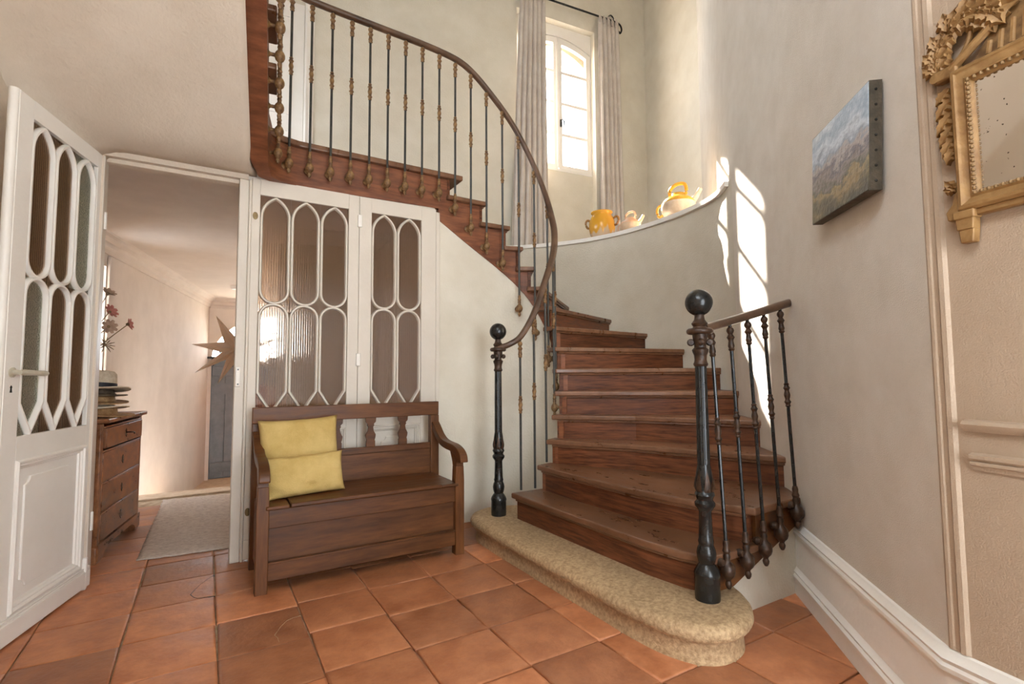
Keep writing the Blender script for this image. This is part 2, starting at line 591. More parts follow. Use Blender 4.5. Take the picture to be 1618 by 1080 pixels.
tile_protos = {}
ntile = 0
for c in range(-3, 10):
    xa = -0.283 + TS * c
    off = {0: 0.0, 1: 0.0, 2: 0.035, 3: 0.0, 4: 0.0}.get(c, random.uniform(-0.02, 0.02))
    if c >= 4:
        off = 0.005
    for r in range(-8, 10):
        ya = 2.80 + off + TP * r
        if ya < 0.2 or ya > 5.6:
            continue
        if xa + TS < -1.2 or xa > 3.2:
            continue
        if xa > 0.6 and ya > 3.8:
            continue
        if xa > 2.2 and (ya > 1.6 or ya + TP < 0.4 or xa > 2.9):
            continue
        if xa > 2.0 and ya > 1.7:
            continue
        if ya < 1.1 and xa < 0.2:
            continue
        if xa + TS < -0.95 and ya < 3.7:
            continue
        # behind the right wall nothing is seen
        if ya + TP < 0.64 + (xa - 1.84) * 1.07:
            continue
        ntile += 1
        key = ntile % 7
        if key not in tile_protos:
            o = tile_mesh(TS, TP, key)
            tile_protos[key] = o
        else:
            o = dup(tile_protos[key], floor)
        o.location = (xa, ya, random.uniform(-0.0006, 0.0006))
        o.rotation_euler = (0, 0, random.uniform(-0.003, 0.003))
th = MB().box(-1.6, 2.2, 5.90, 6.14, -0.13, 0.006).build('threshold', 'buff', floor, bevel=0.01)
cr_pts = [(0.06, 3.14), (-0.06, 3.22), (-0.10, 3.33), (0.0, 3.42), (0.07, 3.45)]
def crack(pts, w):
    m = MB()
    rings = []
    for i, p in enumerate(pts):
        a, b = Vector(pts[max(i - 1, 0)]), Vector(pts[min(i + 1, len(pts) - 1)])
        t = (b - a).normalized()
        n = Vector((-t.y, t.x)) * w * (0.6 + 0.4 * math.sin(i * 1.7 + 1))
        rings.append([(p[0] + n.x, p[1] + n.y, 0.0012), (p[0] - n.x, p[1] - n.y, 0.0012), (p[0] - n.x, p[1] - n.y, -0.006), (p[0] + n.x, p[1] + n.y, -0.006)])
    m.loft(rings)
    return m


crack([(0.072, 3.477), (0.041, 3.432), (0.007, 3.371), (-0.021, 3.301), (-0.04, 3.238), (-0.025, 3.193), (-0.008, 3.165), (0.032, 3.158), (0.071, 3.151)], 0.0022).build('crack', 'darkbronze', floor)
crack([(0.42, 2.679), (0.382, 2.673), (0.356, 2.66), (0.323, 2.61), (0.292, 2.543), (0.301, 2.511), (0.301, 2.468)], 0.002).build('crack', 'mortar', floor)
# the lower hall floor beyond the threshold
struct(MB().box(-1.6, 3.0, 6.12, 10.6, -0.75, -0.62).build('floor_2', 'buff'))
ground = struct(MB().box(-14, 16, 10.6, 30, -0.9, -0.75).build('floor_3', 'earth'))

# ================================================================ WALLS
RW = [(1.84, 0.64), (2.67, 1.53), (2.80, 1.67), (3.05, 1.985), (3.30, 2.30), (4.95, 3.84)]
struct(wall_strip('wall_right', [(x, y) for x, y in RW][::-1], -0.1, 7.3, 0.25, 'plaster_right'))
struct(wall_strip('wall_corner', [(5.44, 5.16), (4.95, 3.84)], -0.1, 7.3, 0.25, 'plaster'))
CW = [(3.30, 2.30), (3.49, 2.55), (3.585, 2.80), (3.63, 3.04), (3.645, 3.28), (3.637, 3.5), (3.615, 3.72), (3.565, 3.93), (3.48, 4.16),
      (3.36, 4.375), (3.20, 4.58), (3.0, 4.79), (2.8, 4.95), (2.6, 5.08), (2.4, 5.17), (2.2, 5.23), (1.95, 5.28), (1.7, 5.31), (1.3, 5.36), (0.6, 5.60)]
CWs = [tuple(p) for p in catmull([(x, y, 0) for x, y in CW], 3)]
CWs = [(p[0], p[1]) for p in CWs]
struct(wall_strip('wall_curved', CWs[::-1], -0.1, 2.58, 0.06, 'plaster'))


# ledge board on top of the curved wall, reaching back to the upper walls
ledge = MB()
lip = [(x, y) for x, y in CWs]
poly = lip + [(0.6, 5.72), (5.42, 5.20), (4.98, 3.90)]
ledge.prism(poly, 2.57, 2.60)
lo = struct(ledge.build('wall_ledge', 'plaster'))
lipm = MB()
lipm.tube([(x, y, 2.585) for x, y in CWs[1:]], 1.0, prof=[(0.018, -0.022), (0.022, 0.006), (0.016, 0.016), (-0.03, 0.018), (-0.03, -0.022)])
struct(lipm.build('trim_ledge', 'paint', smooth=40))

# window wall, in its own frame: origin at the meeting stile, x along the wall, y outwards
WO = Vector((3.95, 5.316, 0))
WA = -math.atan(0.105)
WM = Matrix.Translation(WO) @ Matrix.Rotation(WA, 4, 'Z')
wb = MB()
wb.box(-6.5, -0.605, 0, 0.45, 2.62, 7.3, WM)
struct(MB().box(-2.35, -0.605, 0, 0.45, -0.1, 2.62, WM).build('wall_back_lower', 'plaster'))
wb2 = MB().box(0.605, 1.75, 0, 0.45, -0.1, 7.3, WM)
struct(wb.build('wall_back', 'plaster'))
struct(wb2.build('wall_back_right', 'plaster'))
struct(MB().box(-0.605, 0.605, 0, 0.45, 5.95, 7.3, WM).build('wall_above_window', 'plaster'))
struct(MB().box(-0.605, 0.605, 0.10, 0.45, 2.4, 3.90, WM).build('wall_below_window', 'plaster'))

# stone arch outside the frame
arch = [(-0.605, 3.9), (-0.52, 3.9), (-0.52, 5.52)]
for i in range(0, 13):
    x = -0.52 + 1.04 * i / 12
    arch.append((x, 5.52 + 0.19 * (1 - (x / 0.52) ** 2)))
arch += [(0.52, 3.9), (0.605, 3.9), (0.605, 5.95), (-0.605, 5.95)]
struct(MB().prism_xz(arch, 0.20, 0.45, WM @ Matrix.Translation((0.05, 0, 0))).build('wall_window_arch', 'extstone'))

# ceiling over everything, stairwell and hall
struct(MB().box(-2.6, 6.0, -2.4, 6.2, 7.2, 7.35).build('ceiling', 'plaster'))
# left wall of the entrance, curving round behind the open door
LW = [(-1.0, -1.6), (-0.93, 0.5), (-0.89, 1.6), (-0.87, 2.4), (-0.86, 2.95), (-0.83, 3.25), (-0.75, 3.45), (-0.64, 3.57), (-0.535, 3.62)]
LWs = [(p.x, p.y) for p in catmull([(x, y, 0) for x, y in LW], 5)]
struct(wall_strip('wall_left', LWs, -0.1, 3.4, 0.2, 'plaster_pink'))
struct(MB().box(-1.15, -0.95, 0.7, 5.9, 3.4, 7.3).build('wall_left_upper', 'plaster_pink'))
struct(MB().box(-1.15, -0.95, -1.7, 0.7, 5.3, 7.3).build('wall_left_top', 'plaster_pink'))
struct(MB().box(-1.1, 0.1, -1.75, -1.6, -0.1, 7.3).build('wall_rear', 'plaster'))
struct(MB().box(0.1, 1.5, -1.75, -1.6, 2.6, 7.3).build('wall_rear_right', 'plaster'))
# wall over the hall opening
struct(MB().box(-0.56, 0.2, 3.62, 3.80, 2.42, 2.62).build('wall_over_opening', 'plaster_pink'))
# right panelled wall
PD = Vector((-0.228, -0.974, 0)).normalized()
PN = Vector((-0.974, 0.228, 0)).normalized()
PO = Vector((1.84, 0.64, 0))
PM = Matrix(((PD.x, -PN.x, 0, PO.x), (PD.y, -PN.y, 0, PO.y), (0, 0, 1, 0), (0, 0, 0, 1)))   # x along the wall, y into it
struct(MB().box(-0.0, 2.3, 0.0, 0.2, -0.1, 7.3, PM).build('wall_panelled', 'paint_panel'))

# baseboards: two-step board with mouldings
BP = [(0.0, 0.0), (0.030, 0.0), (0.030, 0.080), (0.040, 0.088), (0.040, 0.098), (0.030, 0.106), (0.034, 0.118), (0.022, 0.126), (0.016, 0.135),
      (0.016, 0.298), (0.028, 0.306), (0.028, 0.318), (0.020, 0.326), (0.026, 0.338), (0.014, 0.350), (0.008, 0.36), (0.0, 0.364)]


def base_run(name, pts, flip=1, mat='paint'):
    m = MB()
    P = [Vector((x, y, 0)) for x, y in pts]
    rings = []
    for i, p in enumerate(P):
        d1 = (P[i] - P[i - 1]).normalized() if i else (P[1] - P[0]).normalized()
        d2 = (P[i + 1] - P[i]).normalized() if i < len(P) - 1 else d1
        nn = (Vector((-d1.y, d1.x, 0)) + Vector((-d2.y, d2.x, 0))).normalized() * flip
        k = 1 / max(nn.dot(Vector((-d2.y, d2.x, 0)) * flip), 0.5)
        rings.append([tuple(p + nn * a * k + Vector((0, 0, b))) for a, b in BP])
    m.loft(rings)
    return struct(m.build(name, mat, smooth=30))


e = PO + PD * 2.3
base_run('baseboard_right', [(2.70, 1.562), (1.84, 0.64), (e.x, e.y)], -1)
# corner casing and chair rails of the panelled wall
cs = MB()
cs.prism([(0.0, 0.001), (0.0, -0.003), (0.006, -0.007), (0.014, -0.007), (0.018, -0.004), (0.028, -0.004), (0.034, -0.009), (0.046, -0.008), (0.052, -0.003), (0.055, 0.001)], 0.366, 7.2, PM)
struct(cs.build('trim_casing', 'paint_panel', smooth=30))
rl = MB()
R2 = PM @ Matrix(((0, 0, 1, 0), (1, 0, 0, 0), (0, 1, 0, 0), (0, 0, 0, 1)))   # (y, z, x)
rl.prism([(0.001, 0.985), (-0.012, 0.985), (-0.020, 0.995), (-0.024, 1.005), (-0.018, 1.014), (0.001, 1.018)], 0.075, 2.3, R2)
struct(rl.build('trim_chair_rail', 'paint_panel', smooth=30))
rl = MB()
rl.prism([(0.001, 0.880), (-0.006, 0.880), (-0.008, 0.893), (-0.014, 0.895), (-0.014, 0.902), (-0.008, 0.905), (-0.016, 0.912), (-0.016, 0.922), (0.001, 0.928)], 0.085, 2.3, R2)
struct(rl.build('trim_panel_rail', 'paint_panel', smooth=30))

# ---------------------------------------------------------------- hall beyond the partition
HL = [(-1.40, 3.70), (0.03, 10.25)]
hw = [(HL[0][0], HL[0][1]), (HL[1][0], HL[1][1])]
hlp = lambda y: (HL[0][0] + (HL[1][0] - HL[0][0]) * (y - 3.7) / 6.55, y)
struct(wall_strip('wall_hall_left', [HL[0], hlp(5.93)], -0.75, 2.6, 0.25, 'plaster_hall'))
struct(wall_strip('wall_hall_left_far', [hlp(6.18), HL[1]], -0.75, 2.6, 0.25, 'plaster_hall'))
struct(wall_strip('wall_hall_left_over', [hlp(5.93), hlp(6.18)], 2.22, 2.6, 0.25, 'plaster_hall'))
_a, _b = hlp(6.19), hlp(6.31)
_d = Vector((_b[0] - _a[0], _b[1] - _a[1])).normalized()
_n = Vector((_d.y, -_d.x)) * 0.03
struct(MB().prism([_a, (_a[0] + _n.x, _a[1] + _n.y), (_b[0] + _n.x, _b[1] + _n.y), _b], -0.6, 2.32).build('trim_8', 'plaster_hall', bevel=0.008))
struct(MB().box(-1.45, -0.55, 3.66, 3.82, -0.1, 2.6).build('wall_hall_near', 'plaster_hall'))
# right wall of the hall with an unseen gap added near the stairs to let daylight in
struct(MB().box(2.45, 2.6, 6.05, 10.3, -0.75, 2.6).build('wall_hall_right', 'plaster_hall'))
struct(MB().box(1.55, 1.60, 3.68, 5.50, -0.1, 2.60).build('wall_hall_side', 'plaster_hall'))
struct(MB().box(1.55, 2.6, 5.44, 5.54, -0.1, 2.6).build('wall_hall_return', 'plaster_hall'))
struct(MB().box(-1.5, 1.60, 3.70, 5.44, 2.50, 2.62).build('ceiling_2', 'plaster_hall'))
struct(MB().box(-1.5, 2.6, 5.44, 10.4, 2.50, 2.62).build('ceiling_3', 'plaster_hall'))
# cornice along the hall's left wall and end wall
cp = [(0.0, -0.13), (0.012, -0.13), (0.016, -0.10), (0.035, -0.085), (0.04, -0.05), (0.075, -0.03), (0.085, -0.008), (0.10, 0.0), (0.0, 0.0)]


def cornice(name, a, b, flip):
    d = (Vector(b) - Vector(a)).normalized()
    n = Vector((d.y, -d.x)) * flip
    rings = []
    for p in (Vector(a), Vector(b)):
        rings.append([(p.x + n.x * o * 1.2, p.y + n.y * o * 1.2, 2.5 + zz * 1.25) for o, zz in cp])
    return struct(MB().loft(rings).build(name, 'plaster_hall', smooth=30))


cornice('trim_cornice', HL[0], (0.02, 10.2), 1)
cornice('trim_cornice_end', (0.0, 10.18), (2.45, 10.18), 1)
# end wall with the arched opening of the front door
HX0, HX1, HS, HC = 0.07, 2.25, 1.45, 2.25
op = [(-0.6, -0.75), (HX0, -0.75), (HX0, HS)]
for i in range(0, 21):
    t = PI - PI * i / 20
    op.append(((HX0 + HX1) / 2 + (HX1 - HX0) / 2 * math.cos(t), HS + (HC - HS) * math.sin(t)))
op += [(HX1, -0.75), (2.7, -0.75), (2.7, 2.62), (-0.6, 2.62)]
struct(MB().prism_xz(op, 10.18, 10.5).build('wall_hall_end', 'plaster_hall'))
# grey double front door, planks on each leaf
for s, (xa, xb) in enumerate(((HX0 + 0.002, 1.158), (1.162, HX1 - 0.002))):
    d = struct_root('door_%d' % (4 + s), (xa, 10.26, -0.62))
    w = xb - xa
    nb = 5
    for k in range(nb):
        MB().box(k * w / nb + 0.003, (k + 1) * w / nb - 0.003, 0.0, 0.035, 0.02, 2.03).build('plank', 'greydoor', d, bevel=0.004)
    MB().box(-0.02, w + 0.02, 0.036 + 0.016 * s, 0.05 + 0.016 * s, 0.0, 2.08).build('backing', 'greydoor', d)
    for z in (0.12, 1.78):
        MB().box(0.01, w - 0.01, -0.025, 0.0, z, z + 0.16).build('ledge_board', 'greydoor', d, bevel=0.005)
    br = MB()
    br.add([(0.03, -0.02, 1.76), (0.15, -0.02, 1.76), (w - 0.03, -0.02, 0.29), (w - 0.15, -0.02, 0.29),
            (0.03, 0.0, 1.76), (0.15, 0.0, 1.76), (w - 0.03, 0.0, 0.29), (w - 0.15, 0.0, 0.29)],
           [(0, 1, 2, 3), (7, 6, 5, 4), (0, 4, 5, 1), (1, 5, 6, 2), (2, 6, 7, 3), (3, 7, 4, 0)])
    br.build('brace', 'greydoor', d)
win2 = struct_root('window_2', (0, 0, 0))
MB().box(HX0, HX1, 10.24, 10.34, HS - 0.05, HS + 0.03).build('transom', 'greydoor', win2, bevel=0.005)
hc = (HX0 + HX1) / 2
fl = [(HX0 + 0.002, HS + 0.03)]
arcp = [(hc + (hc - HX0) * math.cos(PI - PI * i / 20), HS + 0.03 + (HC - HS - 0.03) * math.sin(PI - PI * i / 20)) for i in range(21)]
MB().prism_xz(arcp, 10.285, 10.29).build('pane', 'glass', win2)
for a in (35, 62, 90, 118, 145):
    t = math.radians(a)
    p0 = Vector((hc + 0.18 * math.cos(t), 10.29, HS + 0.03 + 0.12 * math.sin(t)))
    p1 = Vector((hc + (hc - HX0) * math.cos(t), 10.29, HS + 0.03 + (HC - HS - 0.03) * math.sin(t)))
    MB().tube([p0, p1], 0.014, 6).build('glazing_bar', 'paint', win2)
for k in (0.17, 0.6):
    MB().tube([(hc + (hc - HX0) * k * math.cos(PI * i / 16), 10.29, HS + 0.03 + (HC - HS - 0.03) * k * math.sin(PI * i / 16)) for i in range(17)], 0.013, 6).build('glazing_bar', 'paint', win2)

# ================================================================ STAIRS
ZT = lambda k: 0.16 + 0.172 * k
NOS = {
    1: [(1.83, 3.06), (1.845, 2.45), (1.862, 1.85), (1.89, 1.66), (1.945, 1.515)],
    2: [(2.04, 3.05), (2.045, 2.6), (2.07, 2.126), (2.14, 1.78), (2.255, 1.51)],
    3: [(2.13, 3.06), (2.28, 2.78), (2.46, 2.51), (2.81, 1.66)],
    4: [(2.20, 3.09), (2.62, 2.655), (3.04, 1.95)],
    5: [(2.26, 3.13), (3.31, 2.29)],
    6: [(2.31, 3.18), (3.48, 2.57)],
    7: [(2.35, 3.24), (3.62, 3.04)],
    8: [(2.37, 3.30), (3.66, 3.50)],
    9: [(2.38, 3.36), (3.585, 3.93)],
    10: [(2.37, 3.43), (3.38, 4.385)],
    11: [(2.33, 3.49), (3.02, 4.81)],
    12: [(2.26, 3.55), (2.62, 5.10)],
    13: [(2.16, 3.59), (2.25, 5.24)],
    14: [(1.94, 3.595), (1.95, 5.31)],
    15: [(1.65, 3.595), (1.66, 5.5)],
}
OUT = {1: [(2.30, 1.515)], 2: [(2.66, 1.52)], 3: [(2.93, 1.80)], 4: [(3.18, 2.12)], 5: [(3.40, 2.43)], 6: [(3.57, 2.82)], 7: [(3.655, 3.27)],
       8: [(3.64, 3.72)], 9: [(3.50, 4.17)], 10: [(3.22, 4.60)], 11: [(2.83, 4.96)], 12: [(2.44, 5.18)], 13: [(2.1, 5.28)], 14: [(1.8, 5.33)]}
stairs = thing('staircase', 'winding red-brown wooden staircase rising from the stone step and curling up to the landing', 'staircase', (0, 0, 0))


def shift(line, d):
    a, b = Vector(line[0]), Vector(line[-1])
    t = (b - a).normalized()
    n = Vector((-t.y, t.x))        # inner->outer, left of it is up-stair
    return [(x + n.x * d, y + n.y * d) for x, y in line]


for k in range(1, 15):
    N0, N1 = NOS[k], shift(NOS[k + 1], 0.06)
    poly = N0 + OUT[k] + N1[::-1]
    m = MB()
    m.prism(poly, ZT(k) - 0.036, ZT(k))
    m.build('tread', 'treadwood', stairs, smooth=0, bevel=0.009, seg=3)
for k in range(1, 16):
    N0 = shift(NOS[k], 0.03)
    N1 = shift(NOS[k], 0.052)
    a, b = Vector(N0[0]), Vector(N0[1])
    i0 = tuple(a + (b - a).normalized() * 0.035)
    a, b = Vector(N1[0]), Vector(N1[1])
    i1 = tuple(a + (b - a).normalized() * 0.035)
    if k in (1, 2):
        e0 = Vector(N0[-1]); d0 = (e0 - Vector(N0[-2])).normalized()
        N0 = N0[:-1] + [tuple(e0 - d0 * 0.04)]
        e1 = Vector(N1[-1]); N1 = N1[:-1] + [tuple(e1 - d0 * 0.04)]
    poly = [i0] + N0[1:] + N1[::-1][:-1] + [i1]
    m = MB()
    m.prism(poly, ZT(k - 1) - (0.0 if k == 1 else 0.03), ZT(k) - 0.030)
    m.build('riser', 'stairwood', stairs, smooth=0)
# cove moulding under each nosing
for k in range(1, 15):
    N0 = shift(NOS[k], 0.022)
    a, b = Vector(N0[0]), Vector(N0[1])
    N0 = [tuple(a + (b - a).normalized() * 0.04)] + N0[1:]
    if k < 3:
        N0 = N0[:-1] + [tuple(Vector(N0[-1]) - (Vector(N0[-1]) - Vector(N0[-2])).normalized() * 0.045)]
    MB().tube([(x, y, ZT(k) - 0.042) for x, y in N0], 0.010, 8).build('nosing_moulding', 'treadwood', stairs)

# inner string board following the well, plan curve with lower edge height
SP = [(1.88, 3.03), (2.05, 3.02), (2.18, 3.035), (2.29, 3.09), (2.375, 3.17), (2.425, 3.27), (2.435, 3.37), (2.405, 3.465), (2.33, 3.55), (2.22, 3.605), (2.05, 3.63),
      (1.8, 3.635), (1.525, 3.635)]
# (lower edge heights by point)
SZ = [0.165, 0.22, 0.36, 0.58, 0.82, 1.08, 1.33, 1.55, 1.75, 1.90, 2.035, 2.19, 2.365]
sp3 = catmull([(x, y, z) for (x, y), z in zip(SP, SZ)], 8)
for p in sp3:
    p.z = max(p.z, 0.165)


def tread_top_at(p):
    """height of the underside of the tread that ends over plan point p on the well side"""
    best = 0
    for k in range(1, 16):
        a = Vector(NOS[k][0]); b = Vector(NOS[k][1])
        t = (b - a).normalized(); n = Vector((-t.y, t.x))
        d = (Vector((p.x, p.y)) - a).dot(n)
        r = (Vector((p.x, p.y)) - a).length
        if d > 0.03 and r < 0.6:
            best = max(best, k)
    return best


# order along the curve: break points where each riser stands
cum = [0.0]
for a, b in zip(sp3, sp3[1:]):
    cum.append(cum[-1] + (Vector((a.x, a.y)) - Vector((b.x, b.y))).length)


def s_of(pt):
    return min(range(len(sp3)), key=lambda i: (Vector((sp3[i].x, sp3[i].y)) - Vector(pt)).length)


brk = []
for k in range(1, 16):
    q = shift(NOS[k], 0.035)[0]
    brk.append((cum[s_of(q)], k))
brk.sort()
samples = []


def sp_at(s):
    for i in range(len(cum) - 1):
        if cum[i + 1] >= s:
            t = (s - cum[i]) / max(cum[i + 1] - cum[i], 1e-6)
            return sp3[i].lerp(sp3[i + 1], t)
    return sp3[-1].copy()


ss = sorted(set(cum) | {b for b, _ in brk})
top = lambda s, eps: max([ZT(k) for b, k in brk if b <= s + eps] + [ZT(0) + 0.01]) - 0.034
for s in ss:
    t0, t1 = top(s, -1e-5), top(s, 1e-5)
    samples.append((s, t0))
    if t1 - t0 > 0.01:
        samples.append((s + 0.0005, t1))
rings = []
for s, zt in samples:
    p = sp_at(s)
    q = sp_at(min(s + 0.01, cum[-1]))
    q0 = sp_at(max(s - 0.01, 0))
    t = Vector((q.x - q0.x, q.y - q0.y)).normalized()
    n = Vector((t.y, -t.x))     # outwards, under the treads
    zb = min(p.z, zt - 0.02)
    o = Vector((p.x, p.y)) + n * 0.035
    rings.append([(p.x, p.y, zb), (p.x, p.y, zt), (o.x, o.y, zt), (o.x, o.y, zb)])
MB().loft(rings).build('string_board', 'stringwood', stairs, smooth=30)
# plaster wall below the string, following the same curve
uw = sp3[4:]
UW = [(p.x, p.y) for p in uw]
ws = MB()
rings = []
for i, p in enumerate(uw):
    a, b = uw[max(i - 1, 0)], uw[min(i + 1, len(uw) - 1)]
    t = Vector((b.x - a.x, b.y - a.y)).normalized()
    n = Vector((t.y, -t.x))
    p0 = Vector((p.x, p.y)) + n * 0.008
    p1 = Vector((p.x, p.y)) + n * 0.036
    zt = max(p.z + 0.03, 0.2)
    rings.append([(p0.x, p0.y, -0.02), (p1.x, p1.y, -0.02), (p1.x, p1.y, zt), (p0.x, p0.y, zt)])
ws.loft(rings)
struct(ws.build('wall_understairs', 'plaster', smooth=50))
# right-hand outer string beside treads one and two, with plaster below
st = MB().prism_xz([(1.985, 0.161), (2.13, 0.161), (2.69, 0.37), (2.69, 0.468), (2.31, 0.468), (2.31, 0.297), (1.985, 0.297)], 1.545, 1.57)
st.build('outer_string', 'benchwood', stairs)
struct(MB().prism_xz([(2.04, -0.02), (2.70, -0.02), (2.70, 0.38), (2.12, 0.165), (2.04, 0.155)], 1.572, 1.62).build('wall_under_steps', 'plaster'))

# landing board and its front string
ld = MB()
ld.prism([(1.65, 3.595), (0.50, 3.595), (0.40, 3.57), (0.31, 3.50), (0.27, 3.42), (-0.85, 3.42), (-0.85, 5.70), (1.72, 5.46), (1.72, 3.595)], 2.70, 2.74)
ld.build('landing_board', 'treadwood', stairs, smooth=0, bevel=0.008)
# front string of the landing turning into the next flight
F3 = Vector((-0.116, -0.993)).normalized()
lf = [(1.53, 3.635), (1.2, 3.635), (0.8, 3.635), (0.55, 3.635), (0.46, 3.625), (0.38, 3.59), (0.325, 3.53), (0.295, 3.45), (0.285, 3.36)]
lfc = [Vector(p) for p in lf]
for k in range(1, 12):
    lfc.append(Vector(lf[-1]) + F3 * 0.22 * k)
d_acc = [0.0]
for a, b in zip(lfc, lfc[1:]):
    d_acc.append(d_acc[-1] + (b - a).length)
s0 = d_acc[6]
SL3 = 0.70
rings = []
lower3 = []
for i, p in enumerate(lfc):
    a, b = lfc[max(i - 1, 0)], lfc[min(i + 1, len(lfc) - 1)]
    t = (b - a).normalized()
    n = Vector((t.y, -t.x))
    dz = max(0, d_acc[i] - s0) * SL3
    bl = 0.02 * max(0, min(1, (1.53 - p.x) / 1.2))
    zb = 2.455 - bl + dz
    zt = 2.702 if i < 6 else 2.70 + dz + 0.05
    th = 0.035 if i < 4 else 0.035 + 0.065 * min(1, (i - 3) / 4)
    o = p + n * th
    lower3.append((p, o, zb))
    rings.append([(p.x, p.y, zb), (o.x, o.y, zb), (o.x, o.y, zt), (p.x, p.y, zt)])
MB().loft(rings).build('landing_string', 'stringwood', stairs, smooth=40)
# treads and risers of the upper flight towards the camera
base3 = Vector(lf[-1])
left = Vector((-F3.y, F3.x)) * -1.0     # to the left of the climbing direction = towards -x
if left.x > 0:
    left = -left
for k in range(0, 8):
    a = base3 + F3 * (0.02 + 0.245 * k) - left * 0.045
    b = a + F3 * 0.30
    c, d = b + left * 1.16, a + left * 1.16
    z = 2.74 + 0.172 * (k + 1)
    MB().prism([tuple(a), tuple(b), tuple(c), tuple(d)], z - 0.036, z).build('tread', 'treadwood', stairs, smooth=0, bevel=0.008)
    a2, d2 = a + left * 0.05 + F3 * 0.03, d + F3 * 0.03
    MB().prism([tuple(a2), tuple(a2 + F3 * 0.02), tuple(d2 + F3 * 0.02), tuple(d2)], z - 0.2, z - 0.03).build('riser', 'stairwood', stairs, smooth=0)
# plastered soffit of the upper flight, coved into the left wall and the wall over the opening
sf = MB()
NU, NV = 24, 26
grid = []
for j in range(NV + 1):
    v = j / NV
    d = -0.02 + 2.6 * v
    y = 3.63 - d
    row = []
    # right edge follows the string underside
    dd = max(0.0, 3.50 - y)
    xr = 0.285 - 0.1 - max(0, 3.36 - y) * 0.117 if y < 3.36 else 0.185 + 0.05 * max(0, (y - 3.5)) / 0.13
    xl = -0.90
    for i in range(NU + 1):
        u = i / NU
        x = xr + 0.006 + (xl - xr) * u
        z = 2.452 + 0.70 * (math.sqrt(dd * dd + 0.0036) - 0.06 if dd >= 0 else 0)
        # cove down along the left wall
        lw = -0.535 if y > 3.6 else None
        wx = min(LWs, key=lambda q: abs(q[1] - min(y, 3.61)))[0]
        e = x - wx
        r = 0.16
        if e < r:
            q = max(0.0, min(1.0, (r - e) / r))
            z -= 0.13 * (1 - math.sqrt(max(0, 1 - q * q)))
        row.append((x, y, z))
    grid.append(row)
vs = [p for r in grid for p in r]
fs = []
for j in range(NV):
    for i in range(NU):
        a = j * (NU + 1) + i
        fs.append((a, a + 1, a + NU + 2, a + NU + 1))
sf.add(vs, fs)
so = struct(sf.build('ceiling_soffit', 'plaster_pink', smooth=80))
sm = so.modifiers.new('thick', 'SOLIDIFY')
sm.thickness = 0.05
sm.offset = 1

# doorway casing and door on the landing, seen behind the balusters
dl = struct_root('door_6', WO, WA)
for x in (-3.155,):
    MB().prism([(x, 0.0), (x, -0.03), (x + 0.02, -0.04), (x + 0.05, -0.025), (x + 0.085, -0.03), (x + 0.10, 0.0)], 2.74, 5.2).build('casing', 'paint', dl, smooth=30)
MB().box(-3.98, -3.16, -0.012, -0.002, 2.75, 5.15).build('door_leaf', 'paint', dl)
MB().ribbon([(-3.85, 2.95), (-3.28, 2.95), (-3.28, 3.75), (-3.85, 3.75)], [(0, -0.012), (0.0, -0.026), (0.03, -0.026), (0.03, -0.012)]).build('moulding', 'paint', dl)
MB().ribbon([(-3.85, 3.9), (-3.28, 3.9), (-3.28, 5.0), (-3.85, 5.0)], [(0, -0.012), (0.0, -0.026), (0.03, -0.026), (0.03, -0.012)]).build('moulding', 'paint', dl)

# ---------------------------------------------------------------- stone step
sp_poly = [(1.62, 2.9), (1.62, 2.4), (1.62, 1.9), (1.622, 1.70), (1.635, 1.56), (1.665, 1.46), (1.71, 1.39), (1.775, 1.35), (1.85, 1.345), (1.93, 1.365), (2.0, 1.41),
           (2.06, 1.47), (2.105, 1.55), (2.12, 1.66), (2.12, 2.4), (2.12, 3.15), (2.08, 3.28), (1.98, 3.36), (1.86, 3.385), (1.76, 3.36), (1.68, 3.29), (1.635, 3.18)]
spc = catmull([(x, y, 0) for x, y in sp_poly + sp_poly[:1]], 4)[:-1]
spc = [(p.x, p.y) for p in spc]


def offset_poly(P, d):
    out = []
    n = len(P)
    for i in range(n):
        a, b = Vector(P[i - 1]), Vector(P[(i + 1) % n])
        t = (b - a).normalized()
        nn = Vector((t.y, -t.x))
        out.append((P[i][0] + nn.x * d, P[i][1] + nn.y * d))
    return out


a2 = sum(p[0] * q[1] - q[0] * p[1] for p, q in zip(spc, spc[1:] + spc[:1]))
sg = 1 if a2 > 0 else -1
rings = []
for d, z in [(0.004, -0.012), (0.0, 0.02), (-0.004, 0.075), (0.004, 0.084), (0.022, 0.092), (0.034, 0.105), (0.040, 0.122), (0.037, 0.140), (0.026, 0.153), (0.010, 0.159), (-0.01, 0.160)]:
    rings.append([(x, y, z + 0.0012 * math.sin(37 * x + 23 * y)) for x, y in offset_poly(spc, d * sg)])
sso = MB().loft(rings).build('stone_step', 'stone', smooth=60)
tag(sso, 'worn pale limestone first step with rounded ends below the wooden stairs', 'stone step')

# ---------------------------------------------------------------- window in the back wall
win = struct_root('window_1', tuple(WM @ Vector((0.062, -0.055, 0))), WA)


def archz(x, base, sag, half):
    return base + sag * (1 - (x / half) ** 2)


